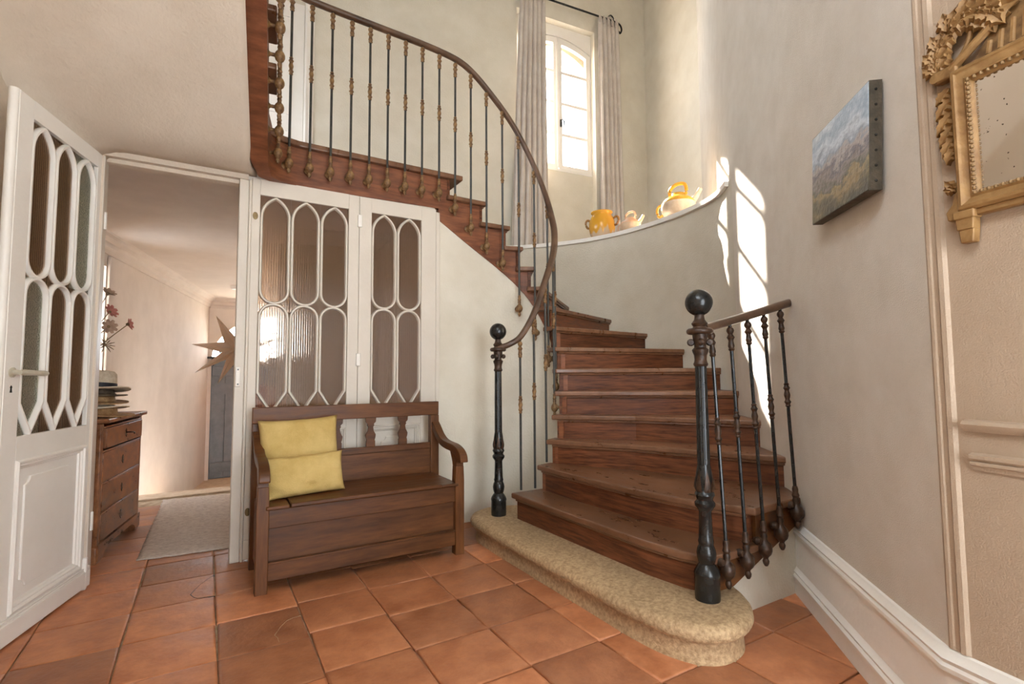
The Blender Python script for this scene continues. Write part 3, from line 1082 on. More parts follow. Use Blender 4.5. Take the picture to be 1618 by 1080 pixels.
H0, HXW = 3.90, 0.605
MB().box(-HXW, -0.535, 0.15, 0.22, H0, 5.95).build('frame_post', 'paint', win, bevel=0.004)
MB().box(0.535, HXW, 0.15, 0.22, H0, 5.95).build('frame_post', 'paint', win, bevel=0.004)
MB().box(-0.535, 0.535, 0.15, 0.22, H0, H0 + 0.03).build('frame_sill', 'paint', win, bevel=0.004)
hp = [(-0.535, 5.95), (-0.535, archz(0.535, 5.66, 0.14, 0.535))]
hp += [(-0.535 + 1.07 * i / 16, archz(-0.535 + 1.07 * i / 16, 5.66, 0.14, 0.535)) for i in range(1, 17)]
hp += [(0.535, 5.95)]
MB().prism_xz(hp, 0.15, 0.22).build('frame_head', 'paint', win)
for s in (-1, 1):
    x0, x1 = (0.006, 0.53) if s > 0 else (-0.53, -0.006)
    zt = lambda x: archz(x, 5.65, 0.14, 0.535)
    gx0, gx1 = (0.066, 0.465) if s > 0 else (-0.465, -0.066)
    for (a, b) in ((x0, gx0), (gx1, x1)):
        MB().prism_xz([(a, H0 + 0.032), (b, H0 + 0.032), (b, zt(b)), ((a + b) / 2, zt((a + b) / 2)), (a, zt(a))], 0.155, 0.205).build('sash_stile', 'paint', win)
    MB().box(gx0, gx1, 0.155, 0.205, H0 + 0.032, 3.99).build('sash_rail', 'paint', win)
    tp = [(gx0 + (gx1 - gx0) * i / 8, zt(gx0 + (gx1 - gx0) * i / 8)) for i in range(9)]
    bt = [(x, z - 0.085) for x, z in tp]
    MB().prism_xz(tp + bt[::-1], 0.155, 0.205).build('sash_rail', 'paint', win)
    for z in (4.42, 4.86, 5.30):
        MB().box(gx0, gx1, 0.16, 0.20, z - 0.021, z + 0.021).build('muntin', 'paint', win)
    zs = [3.99, 4.42, 4.86, 5.30]
    for q in range(4):
        if q < 3:
            MB().box(gx0, gx1, 0.178, 0.182, zs[q] + 0.01, zs[q + 1] - 0.01).build('pane', 'glass', win)
        else:
            MB().prism_xz([(gx0, 5.31), (gx1, 5.31)] + [(x, z + 0.005) for x, z in bt[::-1]], 0.178, 0.182).build('pane', 'glass', win)
MB().box(-0.022, 0.022, 0.14, 0.156, H0 + 0.04, 5.70).build('meeting_stile', 'paint', win, bevel=0.005)
hd = MB()
hd.box(0.02, 0.05, 0.125, 0.155, 4.52, 4.62)
hd.build('handle_plate', 'iron', win, bevel=0.006)
MB().tube([(0.035, 0.13, 4.60), (0.04, 0.11, 4.61), (0.065, 0.105, 4.59), (0.07, 0.105, 4.52), (0.068, 0.108, 4.47)], [0.008, 0.009, 0.01, 0.009, 0.006], 8).build('handle', 'iron', win)

# ---------------------------------------------------------------- the open door and the glazed partition
BAR = 0.010   # half width of a tracery bar
BPROF = [(-BAR, 0.034), (-BAR, 0.012), (-BAR * 0.45, 0.0), (BAR * 0.45, 0.0), (BAR, 0.012), (BAR, 0.034)]


def lancet_up(x0, x1, zb, zt):
    """pointed top, round bottom"""
    a = (x1 - x0) / 2
    c = (x0 + x1) / 2
    h = a * 1.58
    R = (a * a + h * h) / (2 * a)
    zsp = zt - h
    P = []
    for i in range(13):
        t = PI + PI * i / 12
        P.append((c + a * math.cos(t), zb + a + a * math.sin(t)))
    an = math.acos((R - a) / R)
    for i in range(1, 8):
        t = an * i / 8
        P.append((c + a - R + R * math.cos(t), zsp + R * math.sin(t)))
    P.append((c, zt))
    for i in range(7, 0, -1):
        t = an * i / 8
        P.append((c - a + R - R * math.cos(t), zsp + R * math.sin(t)))
    P.append((x0, zsp))
    return P


def lancet_low(x0, x1, zb, zt, vh):
    """round top, V bottom"""
    a = (x1 - x0) / 2
    c = (x0 + x1) / 2
    P = [(c, zb), (x1, zb + vh)]
    for i in range(13):
        t = PI * i / 12
        P.append((c + a * math.cos(t), zt - a + a * math.sin(t)))
    P.append((x0, zb + vh))
    return P


def pane_mesh(x0, x1, z0, z1, kind):
    if kind != 'reeded':
        return MB().box(x0, x1, 0.020, 0.024, z0, z1)
    # ribbed glass: rounded reeds on the front, flat back
    n = 13
    P = []
    for i in range(n * 6 + 1):
        t = i / 6
        P.append((x0 + (x1 - x0) * i / (n * 6), 0.0205 - 0.0022 * abs(math.sin(PI * t)) ** 0.7))
    P += [(x1, 0.025), (x0, 0.025)]
    return MB().prism(P, z0, z1)


def glazed_leaf(root, W, gx0, gx1, ncol, gz0, gzj, gz1, H, panes, th=0.042, z0=0.012, mat='paint', notch=True, panel=None):
    """joinery leaf; front face at y = 0, thickness towards +y; x across"""
    MB().box(0, gx0, 0, th, z0, H).build('stile', mat, root, bevel=0.003)
    MB().box(gx1, W, 0, th, z0, H).build('stile', mat, root, bevel=0.003)
    MB().box(gx0, gx1, 0, th, gz1, H).build('rail', mat, root)
    MB().box(gx0, gx1, 0, th, gz0 - 0.105, gz0).build('rail', mat, root)
    MB().box(gx0, gx1, 0, th, z0, 0.125).build('rail', mat, root)
    pz0, pz1 = 0.125, gz0 - 0.105
    MB().box(gx0, gx1, 0.014, th - 0.01, pz0, pz1).build('panel', mat, root)
    prof = [(0.0, 0.02), (0.0, -0.006), (0.008, -0.012), (0.016, -0.010), (0.020, -0.002), (0.028, -0.004), (0.034, 0.004), (0.040, 0.006), (0.048, 0.02)]
    MB().ribbon([(gx0, pz0), (gx1, pz0), (gx1, pz1), (gx0, pz1)], prof).build('moulding', mat, root, smooth=30)
    # raised field with hollow corners
    x0, x1, a, b = gx0 + 0.085, gx1 - 0.085, pz0 + 0.085, pz1 - 0.085
    r = 0.035
    F = []
    for cx, cz, st in ((x0, a, 90), (x1, a, 180), (x1, b, 270), (x0, b, 0)):
        for i in range(6):
            t = math.radians(st - 90 * i / 5)
            F.append((cx + r * math.cos(t), cz + r * math.sin(t)))
    MB().prism_xz(F, 0.006, 0.016).build('raised_field', mat, root, bevel=0.004)
    w = (gx1 - gx0) / ncol
    up_proto = low_proto = None
    for i in range(ncol):
        a, b = gx0 + i * w, gx0 + (i + 1) * w
        MB().ribbon(lancet_up(a + BAR, b - BAR, gzj + 0.004, gz1 - 0.008), BPROF).build('lancet_bar', mat, root, smooth=50)
        MB().ribbon(lancet_low(a + BAR, b - BAR, gz0 + 0.01, gzj - 0.004, 0.135), BPROF).build('lancet_bar', mat, root, smooth=50)
        pane_mesh(a + 0.001, b - 0.001, gzj, gz1, panes[i]).build('glass_pane', panes[i], root, smooth=70)
        pane_mesh(a + 0.001, b - 0.001, gz0, gzj, panes[ncol + i]).build('glass_pane', panes[ncol + i], root, smooth=70)


# open leaf: local x runs from the free edge back to the hinges
d1 = struct_root('door_1', (-0.734, 2.953, 0), math.atan2(0.961, 0.275))
glazed_leaf(d1, 0.745, 0.10, 0.655, 3, 0.89, 1.61, 2.33, 2.415, ['reeded', 'reeded', 'frosted', 'frosted', 'reeded', 'reeded'])
ed = MB()
ed.tube([(-0.004, 0.021, 0.012), (-0.004, 0.021, 2.415)], 0.019, 14, up=(0, 1, 0))
ed.build('rounded_edge', 'paint', d1)
pl = MB()
pl.prism_xz([(0.0, 0.012), (0.735, 0.012), (0.735, 0.098), (0.0, 0.098)], -0.014, 0.0)
pl.build('plinth', 'paint', d1, bevel=0.003)
for zz in (0.100, 0.112):
    MB().tube([(0.0, -0.004, zz), (0.735, -0.004, zz)], 0.0055, 8).build('plinth_bead', 'paint', d1)
hn = MB()
hn.lathe([(0.0, 0.0), (0.022, 0.0), (0.022, 0.006), (0.012, 0.010), (0.010, 0.03), (0.0, 0.03)], 14, Matrix.Translation((0.045, 0, 1.172)) @ Matrix.Rotation(PI / 2, 4, 'X'))
hn.build('handle_rose', 'porcelain', d1)
MB().tube([(0.035, -0.034, 1.172), (0.06, -0.036, 1.172), (0.10, -0.038, 1.171), (0.15, -0.038, 1.169), (0.20, -0.037, 1.168), (0.222, -0.036, 1.168)],
          [0.010, 0.0135, 0.0125, 0.0115, 0.0125, 0.008], 12).build('handle', 'porcelain', d1)
ke = MB()
ke.prism_xz([(0.037, 1.085), (0.051, 1.085), (0.0475, 1.102), (0.0505, 1.108), (0.044, 1.116), (0.0375, 1.108), (0.0405, 1.102)], -0.002, 0.0)
ke.build('keyhole', 'iron', d1)
for z in (0.35, 2.05):
    MB().lathe([(0.0, -0.05), (0.009, -0.05), (0.009, 0.05), (0.0, 0.05)], 10, Matrix.Translation((0.752, 0.0, z))).build('hinge', 'paint', d1)

# frame posts of the opening
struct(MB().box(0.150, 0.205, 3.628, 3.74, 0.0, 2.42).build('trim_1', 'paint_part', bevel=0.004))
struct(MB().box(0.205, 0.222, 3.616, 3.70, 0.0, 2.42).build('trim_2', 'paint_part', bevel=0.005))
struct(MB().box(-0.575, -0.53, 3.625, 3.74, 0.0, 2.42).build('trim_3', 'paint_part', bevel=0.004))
struct(MB().box(-0.53, 0.15, 3.66, 3.74, 2.395, 2.425).build('trim_4', 'plaster_pink', bevel=0.003))
struct(MB().box(-0.60, -0.528, 3.607, 3.64, 0.0, 0.17).build('trim_5', 'paint', bevel=0.006))

# closed glazed leaf and the narrower fixed light
d2 = struct_root('door_2', (0.222, 3.628, 0))
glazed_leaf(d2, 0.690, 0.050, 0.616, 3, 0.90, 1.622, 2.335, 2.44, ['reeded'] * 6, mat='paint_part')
d3 = struct_root('door_3', (0.914, 3.628, 0))
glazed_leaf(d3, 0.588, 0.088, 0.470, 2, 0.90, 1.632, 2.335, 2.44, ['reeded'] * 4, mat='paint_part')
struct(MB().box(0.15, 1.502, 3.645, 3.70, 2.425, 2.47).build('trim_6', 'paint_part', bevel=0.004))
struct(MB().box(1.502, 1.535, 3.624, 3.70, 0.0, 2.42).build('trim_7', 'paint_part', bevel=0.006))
for z in (2.256, 1.26, 0.36):
    MB().box(-0.014, 0.016, -0.014, 0.002, z - 0.045, z + 0.045).build('hinge', 'paint', d3, bevel=0.004)
for p in ((0.168, 3.618, 1.145),):
    sk = MB().box(p[0] - 0.012, p[0] + 0.016, p[1], p[1] + 0.012, p[2] - 0.062, p[2] + 0.062).build('strike_plate', 'paint', d2, bevel=0.004)
    sk.location = (-0.222, -3.628, 0)
    for dz in (-0.046, 0.046):
        b = MB().lathe([(0, 0), (0.005, 0), (0.004, 0.003), (0, 0.003)], 10, Matrix.Translation((p[0] + 0.002 - 0.222, p[1] - 3.628, p[2] + dz)) @ Matrix.Rotation(PI / 2, 4, 'X'))
        b.build('screw', 'iron', d2)
for z in (2.19, 0.30):
    b = MB()
    b.lathe([(0.0, 0.0), (0.016, 0.0), (0.016, 0.002), (0.011, 0.0035), (0.0, 0.003)], 12, Matrix.Translation((0.022, 0, z)) @ Matrix.Scale(1.6, 4, (0, 0, 1)) @ Matrix.Rotation(PI / 2, 4, 'X'))
    b.build('bolt_plate', 'brass', d2)
MB().box(0.0, 0.040, -0.012, 0.0, 0.012, 0.13).build('plinth', 'paint_part', d2, bevel=0.003)

# ================================================================ RAILINGS
RP = [(1.80, 3.17, 1.335), (1.87, 3.12, 1.365), (1.95, 3.10, 1.425), (2.05, 3.09, 1.58), (2.14, 3.11, 1.765), (2.22, 3.135, 1.93), (2.305, 3.185, 2.09), (2.365, 3.25, 2.27),
      (2.388, 3.33, 2.46), (2.37, 3.41, 2.69), (2.31, 3.475, 2.92), (2.21, 3.525, 3.15), (2.10, 3.55, 3.318), (1.95, 3.56, 3.47), (1.80, 3.56, 3.59), (1.65, 3.555, 3.655),
      (1.4, 3.555, 3.685), (1.0, 3.555, 3.70), (0.6, 3.555, 3.715), (0.47, 3.545, 3.725), (0.40, 3.51, 3.745), (0.355, 3.44, 3.78), (0.34, 3.33, 3.86)]
for k in range(1, 9):
    q = Vector((0.34, 3.33)) + F3 * 0.28 * k
    RP.append((q.x, q.y, 3.86 + 0.28 * k * SL3))
rail_pts = catmull(RP, 6)
RPROF = [(0.022, -0.010), (0.026, 0.0), (0.025, 0.012), (0.016, 0.022), (0, 0.026), (-0.016, 0.022), (-0.025, 0.012), (-0.026, 0.0), (-0.022, -0.010), (-0.010, -0.016), (0.010, -0.016)]
railing = thing('stair_railing', 'long curved railing of thin iron balusters sweeping up to the landing', 'railing', (0, 0, 0))
MB().tube(rail_pts, 1.0, prof=RPROF).build('handrail', 'rail', railing, smooth=50)


def rail_z(x, y, zhint):
    best = None
    for p in rail_pts:
        d = (p.x - x) ** 2 + (p.y - y) ** 2
        if best is None or d < best[0]:
            best = (d, p.z)
    return best[1]


COLLAR = [(0.0, 0.062), (0.009, 0.062), (0.013, 0.056), (0.010, 0.050), (0.013, 0.042), (0.017, 0.036), (0.013, 0.030), (0.0105, 0.022), (0.014, 0.008), (0.0155, 0.0), (0.014, -0.008), (0.0105, -0.022), (0.013, -0.030),
          (0.017, -0.036), (0.013, -0.042), (0.010, -0.050), (0.013, -0.056), (0.009, -0.062), (0.0, -0.062)]
TOPC = [(0.0, 0.0), (0.010, 0.0), (0.016, -0.008), (0.018, -0.018), (0.014, -0.028), (0.010, -0.034), (0.014, -0.042), (0.019, -0.050), (0.014, -0.058), (0.011, -0.066), (0.0135, -0.082), (0.0155, -0.092), (0.012, -0.102),
        (0.015, -0.108), (0.010, -0.116), (0.0, -0.118)]
BRKP = [(0.0, -0.075), (0.006, -0.073), (0.011, -0.064), (0.013, -0.054), (0.009, -0.044), (0.012, -0.038), (0.022, -0.028), (0.027, -0.014), (0.027, 0.002), (0.021, 0.016), (0.013, 0.024), (0.011, 0.034), (0.014, 0.044), (0.011, 0.054), (0.015, 0.064),
        (0.011, 0.076), (0.012, 0.09), (0.009, 0.102), (0.0, 0.104)]
collar_me = MB().lathe(COLLAR, 12).build('collar', 'bronze', railing)
topc_me = MB().lathe(TOPC, 12).build('top_collar', 'bronze', railing)
brk_me = MB().lathe(BRKP, 12).build('bracket_knob', 'bronze', railing)
dcollar_me = MB().lathe(COLLAR, 12).build('collar', 'darkbronze', railing)
dtopc_me = MB().lathe(TOPC, 12).build('top_collar', 'darkbronze', railing)
dbrk_me = MB().lathe(BRKP, 12).build('bracket_knob', 'darkbronze', railing)
armm = MB()
armm.lathe([(0.0, 0.0), (0.026, 0.0), (0.026, 0.006), (0.016, 0.012), (0.010, 0.02), (0.010, 0.045), (0.014, 0.055), (0.0, 0.06)], 12, Matrix.Rotation(PI / 2, 4, 'X'))
arm_me = armm.build('bracket_arm', 'bronze', railing)
protos = [collar_me, topc_me, brk_me, dcollar_me, dtopc_me, dbrk_me, arm_me]


def baluster(parent, x, y, zb, ztop, bracket=True, dark=False, arm_rz=None, tilt=(0, 0), r=0.0085, bs=1.0):
    L = ztop - zb
    o = MB().lathe([(0.0, 0.0), (r, 0.0), (r, L), (0.0, L)], 10).build('baluster', 'iron' if dark else 'rod', parent)
    o.location = (x, y, zb)
    o.rotation_euler = (tilt[0], tilt[1], 0)
    c, t, b = (dcollar_me, dtopc_me, dbrk_me) if dark else (collar_me, topc_me, brk_me)
    dup(t, o, (0, 0, L - 0.012))
    dup(c, o, (0, 0, L * 0.545 + 0.02))
    if bracket:
        dup(b, o, (0, 0, 0.0)).scale = (bs, bs, bs)
        if arm_rz is not None:
            a = dup(arm_me, o, (0, 0, 0.0))
            a.rotation_euler = (0, 0, arm_rz)
            a.location = (0.058 * math.sin(-arm_rz) * -1 * 0 + 0.0, 0.0, -0.004)
            a.location = (Matrix.Rotation(arm_rz, 3, 'Z') @ Vector((0, 0.066, -0.004)))
    return o


# landing and upper flight
for x in (0.557, 0.692, 0.826, 0.957, 1.09, 1.223, 1.357, 1.496):
    baluster(railing, x, 3.555, 2.555, rail_z(x, 3.555, 3.7) - 0.012, True, False, 0.0)
for x, z in ((1.634, 2.465), (1.772, 2.325), (1.914, 2.195)):
    baluster(railing, x, 3.56, z, rail_z(x, 3.56, 3.7) - 0.012, True, False, 0.0)
for x, y, z, rz in ((2.06, 3.553, 2.07, 0.0), (2.20, 3.525, 1.70, -0.35), (2.315, 3.465, 1.50, -0.8), (2.38, 3.37, 1.28, -1.3), (2.37, 3.26, 1.06, -1.9), (2.30, 3.185, 0.90, -2.5)):
    baluster(railing, x, y, z, rail_z(x, y, 3) - 0.012, True, False, rz)
for x, y, z in ((2.165, 3.105, ZT(2)), (2.05, 3.088, ZT(1)), (1.935, 3.095, ZT(1))):
    baluster(railing, x, y, z, rail_z(x, y, 2) - 0.012, False)
baluster(railing, 0.427, 3.54, 2.555, rail_z(0.427, 3.54, 3.7) - 0.012, True, False, 0.25)
baluster(railing, 0.352, 3.46, 2.575, rail_z(0.352, 3.46, 3.7) - 0.012, True, False, 1.0)
for k in range(0, 8):
    q = Vector((0.342, 3.33)) + F3 * 0.123 * k
    z = 2.66 + 0.123 * k * SL3
    baluster(railing, q.x, q.y, z, rail_z(q.x, q.y, 4) - 0.012, True, False, PI / 2 - 0.1)


def newel(name_parent, x, y, z0, ztop, tilt=(0, 0)):
    """fluted iron newel post with a ball; heights scaled to fit"""
    k = (ztop - z0) / 1.37
    prof = [(0.0, 0.0), (0.053, 0.0), (0.054, 0.02), (0.053, 0.10), (0.056, 0.112), (0.052, 0.125), (0.040, 0.145), (0.032, 0.155), (0.036, 0.165), (0.040, 0.18), (0.042, 0.20), (0.038, 0.22), (0.031, 0.235), (0.034, 0.25),
            (0.0305, 0.262), (0.029, 0.30), (0.027, 0.38), (0.032, 0.39), (0.043, 0.405), (0.044, 0.417), (0.034, 0.43), (0.036, 0.44), (0.043, 0.452), (0.040, 0.462), (0.032, 0.472), (0.030, 0.49), (0.035, 0.51), (0.033, 0.55),
            (0.029, 0.575), (0.027, 0.585), (0.0, 0.586)]
    post = MB().lathe([(r, z * k) for r, z in prof], 20).build('newel_post', 'iron', name_parent)
    post.location = (x, y, z0)
    post.rotation_euler = (tilt[0], tilt[1], 0)
    sh = MB()
    rings = []
    n = 48
    for z, r in ((0.575, 0.0275), (0.60, 0.0275), (0.80, 0.0265), (1.02, 0.025), (1.03, 0.024)):
        rings.append([((r - 0.0028 * (0.5 + 0.5 * math.cos(12 * 2 * PI * i / n))) * math.cos(2 * PI * i / n), (r - 0.0028 * (0.5 + 0.5 * math.cos(12 * 2 * PI * i / n))) * math.sin(2 * PI * i / n), z * k) for i in range(n)])
    sh.loft(rings)
    sh.build('fluted_shaft', 'iron', post, smooth=70)
    cp = [(0.0, 1.02), (0.028, 1.02), (0.033, 1.03), (0.028, 1.04), (0.026, 1.05), (0.028, 1.07), (0.034, 1.085), (0.036, 1.095), (0.026, 1.105), (0.026, 1.12), (0.030, 1.135), (0.032, 1.15), (0.033, 1.165), (0.036, 1.18), (0.034, 1.192),
          (0.028, 1.20), (0.032, 1.206), (0.036, 1.214), (0.030, 1.222), (0.024, 1.23), (0.021, 1.245), (0.022, 1.262), (0.0, 1.263)]
    MB().lathe([(r, z * k) for r, z in cp], 20).build('capital', 'darkbronze', post)
    # four scrolled lugs round the capital and a ring collar
    for q in range(4):
        a = PI / 4 + q * PI / 2
        MB().lathe([(0, -0.013), (0.012, -0.012), (0.017, 0.0), (0.012, 0.012), (0, 0.013)], 10,
                   Matrix.Rotation(a, 4, 'Z') @ Matrix.Translation((0.040, 0, 1.128 * k)) @ Matrix.Rotation(PI / 2, 4, 'X')).build('scroll', 'darkbronze', post)
    rg = MB()
    rg.tube([(0.045 * math.cos(2 * PI * i / 24), 0.045 * math.sin(2 * PI * i / 24), 1.178 * k) for i in range(24)], 0.014, 10, closed=True)
    rg.build('ring_collar', 'darkbronze', post, smooth=60)
    # leaves round the lower shaft
    for q in range(6):
        a = q * PI / 3
        MB().add([(0.029, -0.014, 0.455 * k), (0.029, 0.014, 0.455 * k), (0.040, -0.013, 0.50 * k), (0.040, 0.013, 0.50 * k), (0.030, 0.0, 0.57 * k), (0.046, 0.0, 0.485 * k)],
                 [(0, 1, 5), (0, 5, 2), (1, 3, 5), (2, 5, 4), (3, 4, 5), (0, 2, 4), (1, 4, 3), (0, 4, 1)], Matrix.Rotation(a, 4, 'Z')).build('leaf', 'darkbronze', post)
    R = 0.061
    zc = ztop - z0 - R
    bp = [(0.018, 1.255 * k), (0.022, zc - R * 0.93)] + [(R * math.cos(t), zc + R * math.sin(t)) for t in [math.radians(v) for v in range(-66, 90, 9)]] + [(0.0, zc + R)]
    MB().lathe(bp, 24).build('ball_finial', 'iron', post, smooth=80)
    return post


newel(railing, 1.80, 3.18, 0.158, 1.52)
short = thing('short_railing', 'short right-hand railing of five dark balusters from newel to wall beside the lowest treads', 'railing', (0, 0, 0))
newel(short, 1.915, 1.522, 0.158, 1.532, (0, 0.0))
hr = [(1.94, 1.527, 1.355), (1.99, 1.535, 1.36), (2.05, 1.54, 1.372), (2.20, 1.548, 1.405), (2.40, 1.552, 1.452), (2.60, 1.554, 1.50), (2.69, 1.555, 1.522)]
MB().tube(catmull(hr, 4), 1.0, prof=RPROF).build('handrail', 'rail', short, smooth=50)
for x, zt, zb in ((2.028, 1.355, 0.275), (2.17, 1.385, 0.29), (2.31, 1.418, 0.32), (2.447, 1.452, 0.37), (2.59, 1.487, 0.45)):
    b = baluster(short, x, 1.50, zb, zt, True, True, 0.0, tilt=(-0.045, 0), bs=1.2)
    MB().lathe([(0, -0.02), (0.016, -0.018), (0.023, 0.0), (0.016, 0.018), (0, 0.02)], 12, Matrix.Translation((0.035, 0.012, -0.005)) @ Matrix.Rotation(PI / 2, 4, 'X')).build('bracket_scroll', 'darkbronze', b)
    MB().lathe([(0, -0.02), (0.014, -0.018), (0.02, 0.0), (0.014, 0.018), (0, 0.02)], 12, Matrix.Translation((-0.03, 0.014, 0.03)) @ Matrix.Rotation(PI / 2, 4, 'X')).build('bracket_scroll', 'darkbronze', b)
for o in protos:
    bpy.data.objects.remove(o)

# ================================================================ BENCH
bench = thing('storage_bench', 'dark wooden box-seat bench with turned-splat back and scrolled arms against the glazed partition', 'bench', (0, 0, 0))
BX0, BX1, BY0, BY1 = 0.245, 1.455, 3.022, 3.50
SZ_ = 0.455
MB().box(BX0 + 0.06, BX1 - 0.06, BY0 + 0.008, BY0 + 0.034, 0.062, 0.152).build('bottom_rail', 'benchwood', bench, bevel=0.004)
MB().box(BX0 + 0.06, BX1 - 0.06, BY0 + 0.000, BY0 + 0.034, 0.150, 0.160).build('rail_bead', 'benchwood', bench, bevel=0.003)
MB().box(BX0 + 0.06, BX1 - 0.06, BY0 + 0.034, BY0 + 0.05, 0.14, 0.36).build('front_panel', 'benchwood', bench)
MB().box(BX0 + 0.06, BX1 - 0.06, BY0 + 0.010, BY0 + 0.036, 0.335, 0.435).build('top_rail', 'benchwood', bench, bevel=0.004)
for x, r in ((BX0, 'l'), (BX1 - 0.062, 'r')):
    # front leg rises to carry the arm; waisted above the seat
    prof = [(0, 0.02), (0.062, 0.02), (0.062, 0.40)]
    w = x + 0.031
    lg = MB()
    lg.prism_xz([(x, 0.0), (x + 0.062, 0.0), (x + 0.062, 0.47), (x + 0.058, 0.56), (x + 0.004, 0.56), (x, 0.47)], BY0, BY0 + 0.06)
    lg.build('leg', 'benchpost', bench, bevel=0.004)
    MB().box(x, x + 0.062, BY1 - 0.055, BY1, 0.0, 0.862).build('leg', 'benchpost', bench, bevel=0.004)
    # side panel of the box
    MB().box(x + 0.02, x + 0.042, BY0 + 0.06, BY1 - 0.055, 0.07, 0.42).build('side_panel', 'benchwood', bench)
    # scrolled arm from the rear post down to the front
    arm = MB()
    xa, xb = x + 0.004, x + 0.058
    cl = catmull([(BY1 - 0.05, 0.80), (BY1 - 0.09, 0.775), (BY1 - 0.15, 0.725), (BY1 - 0.22, 0.69), (BY1 - 0.30, 0.675), (BY1 - 0.37, 0.668), (BY0 + 0.06, 0.660), (BY0 + 0.0, 0.645), (BY0 - 0.035, 0.615), (BY0 - 0.04, 0.585)], 5) \
        if False else catmull([(BY1 - 0.05, 0.80, 0), (BY1 - 0.09, 0.772, 0), (BY1 - 0.15, 0.722, 0), (BY1 - 0.22, 0.688, 0), (BY1 - 0.30, 0.675, 0), (BY0 + 0.08, 0.668, 0), (BY0 + 0.01, 0.650, 0), (BY0 - 0.03, 0.622, 0), (BY0 - 0.038, 0.588, 0)], 5)
    rings = []
    nC = len(cl)
    for i, p in enumerate(cl):
        a, b = cl[max(i - 1, 0)], cl[min(i + 1, nC - 1)]
        t = Vector((b.x - a.x, b.y - a.y)).normalized()
        nn = Vector((-t.y, t.x))
        h = 0.021 + 0.006 * (i / nC)
        u, l = (p.x - nn.x * h, p.y - nn.y * h), (p.x + nn.x * h, p.y + nn.y * h)
        rings.append([(xa, u[0], u[1]), (xa, l[0], l[1]), (xb, l[0], l[1]), (xb, u[0], u[1])])
    arm.loft(rings)
    arm.build('arm', 'benchwood', bench, smooth=40, bevel=0.006)
    # hollow bracket between front leg and arm
    bk = MB()
    R = Matrix(((0, 0, 1, 0), (1, 0, 0, 0), (0, 1, 0, 0), (0, 0, 0, 1)))
    bk.prism([(BY0 + 0.002, 0.555), (BY0 + 0.058, 0.555), (BY0 + 0.075, 0.60), (BY0 + 0.11, 0.66), (BY0 - 0.005, 0.645), (BY0 - 0.008, 0.62), (BY0 + 0.006, 0.59)], x + 0.006, x + 0.056, R)
    bk.build('arm_bracket', 'benchwood', bench)
MB().box(BX0 + 0.045, 0.408, BY0 - 0.012, BY1 - 0.03, 0.435, SZ_).build('seat_board', 'benchwood', bench, bevel=0.006)
MB().box(1.290, BX1 - 0.045, BY0 - 0.012, BY1 - 0.03, 0.435, SZ_).build('seat_board', 'benchwood', bench, bevel=0.006)
MB().box(0.410, 1.288, BY0 - 0.026, BY1 - 0.06, 0.440, SZ_ + 0.008).build('lid', 'benchwood', bench, bevel=0.006)
MB().box(BX0, BX1, BY1 - 0.05, BY1 - 0.012, 0.862, 0.958).build('crest_rail', 'benchwood', bench, bevel=0.004)
MB().box(BX0 + 0.062, BX1 - 0.062, BY1 - 0.048, BY1 - 0.016, 0.625, 0.668).build('mid_rail', 'benchwood', bench, bevel=0.004)
MB().box(BX0 + 0.062, BX1 - 0.062, BY1 - 0.042, BY1 - 0.022, 0.44, 0.63).build('back_panel', 'benchwood', bench)
for xc in (0.515, 0.745, 0.965, 1.19):
    W_ = [(0.668, 0.030), (0.705, 0.030), (0.712, 0.026), (0.730, 0.032), (0.748, 0.034), (0.775, 0.020), (0.800, 0.016), (0.812, 0.024), (0.820, 0.020), (0.835, 0.034), (0.864, 0.036)]
    o = [(xc + w, z) for z, w in W_] + [(xc - w, z) for z, w in W_[::-1]]
    MB().prism_xz(o, BY1 - 0.043, BY1 - 0.021).build('splat', 'benchwood', bench, bevel=0.002)


# ---------------------------------------------------------------- cushions
def pillow(name, label, w, h, t, mx, seed, tuft=0.0):
    rnd = random.Random(seed)
    n = 26
    ph = [rnd.uniform(0, 6.28) for _ in range(8)]
    top, bot = [], []
    for side, arr in ((1, top), (-1, bot)):
        for j in range(n + 1):
            for i in range(n + 1):
                u, v = 2 * i / n - 1, 2 * j / n - 1
                pin = 1 - 0.055 * (1 - abs(u) ** 3) * abs(v) ** 6
                pin2 = 1 - 0.055 * (1 - abs(v) ** 3) * abs(u) ** 6
                x = u * w / 2 * pin2
                z = v * h / 2 * pin
                b = ((1 - u ** 4) * (1 - v ** 4)) ** 0.55
                wr = 0.0035 * math.sin(9 * u + 5 * v + ph[0]) * (1 - b) * 2 + 0.003 * math.sin(14 * u * v + ph[1]) + 0.002 * math.sin(23 * u + ph[2] + 6 * v) * abs(v)
                edge = max(abs(u), abs(v))
                pucker = 0.006 * math.sin(40 * (u if abs(v) > abs(u) else v) + ph[3]) * max(0, edge - 0.75) * 3 * (1 - edge) * 4
                y = side * (t / 2 * b + (wr + pucker) * (b > 0.02))
                if tuft and side < 0:
                    y += 0.02 * math.exp(-((u - 0.05) ** 2 + (v + 0.55) ** 2) / 0.02)
                arr.append((x, y, z))
    m = MB()
    N = n + 1
    fs = []
    for j in range(n):
        for i in range(n):
            a = j * N + i
            fs.append((a, a + N, a + N + 1, a + 1))
    m.add(top, fs)
    m.add(bot, [f[::-1] for f in fs])
    me = m.build(name, 'cushion', None, smooth=80)
    me.data.transform(Matrix())
    import bmesh
    bm = bmesh.new()
    bm.from_mesh(me.data)
    bmesh.ops.remove_doubles(bm, verts=bm.verts, dist=0.0006)
    bmesh.ops.recalc_face_normals(bm, faces=bm.faces)
    bm.to_mesh(me.data)
    bm.free()
    me.matrix_world = mx
    tag(me, label, 'cushion', 'mustard cushions on the bench')
    return me


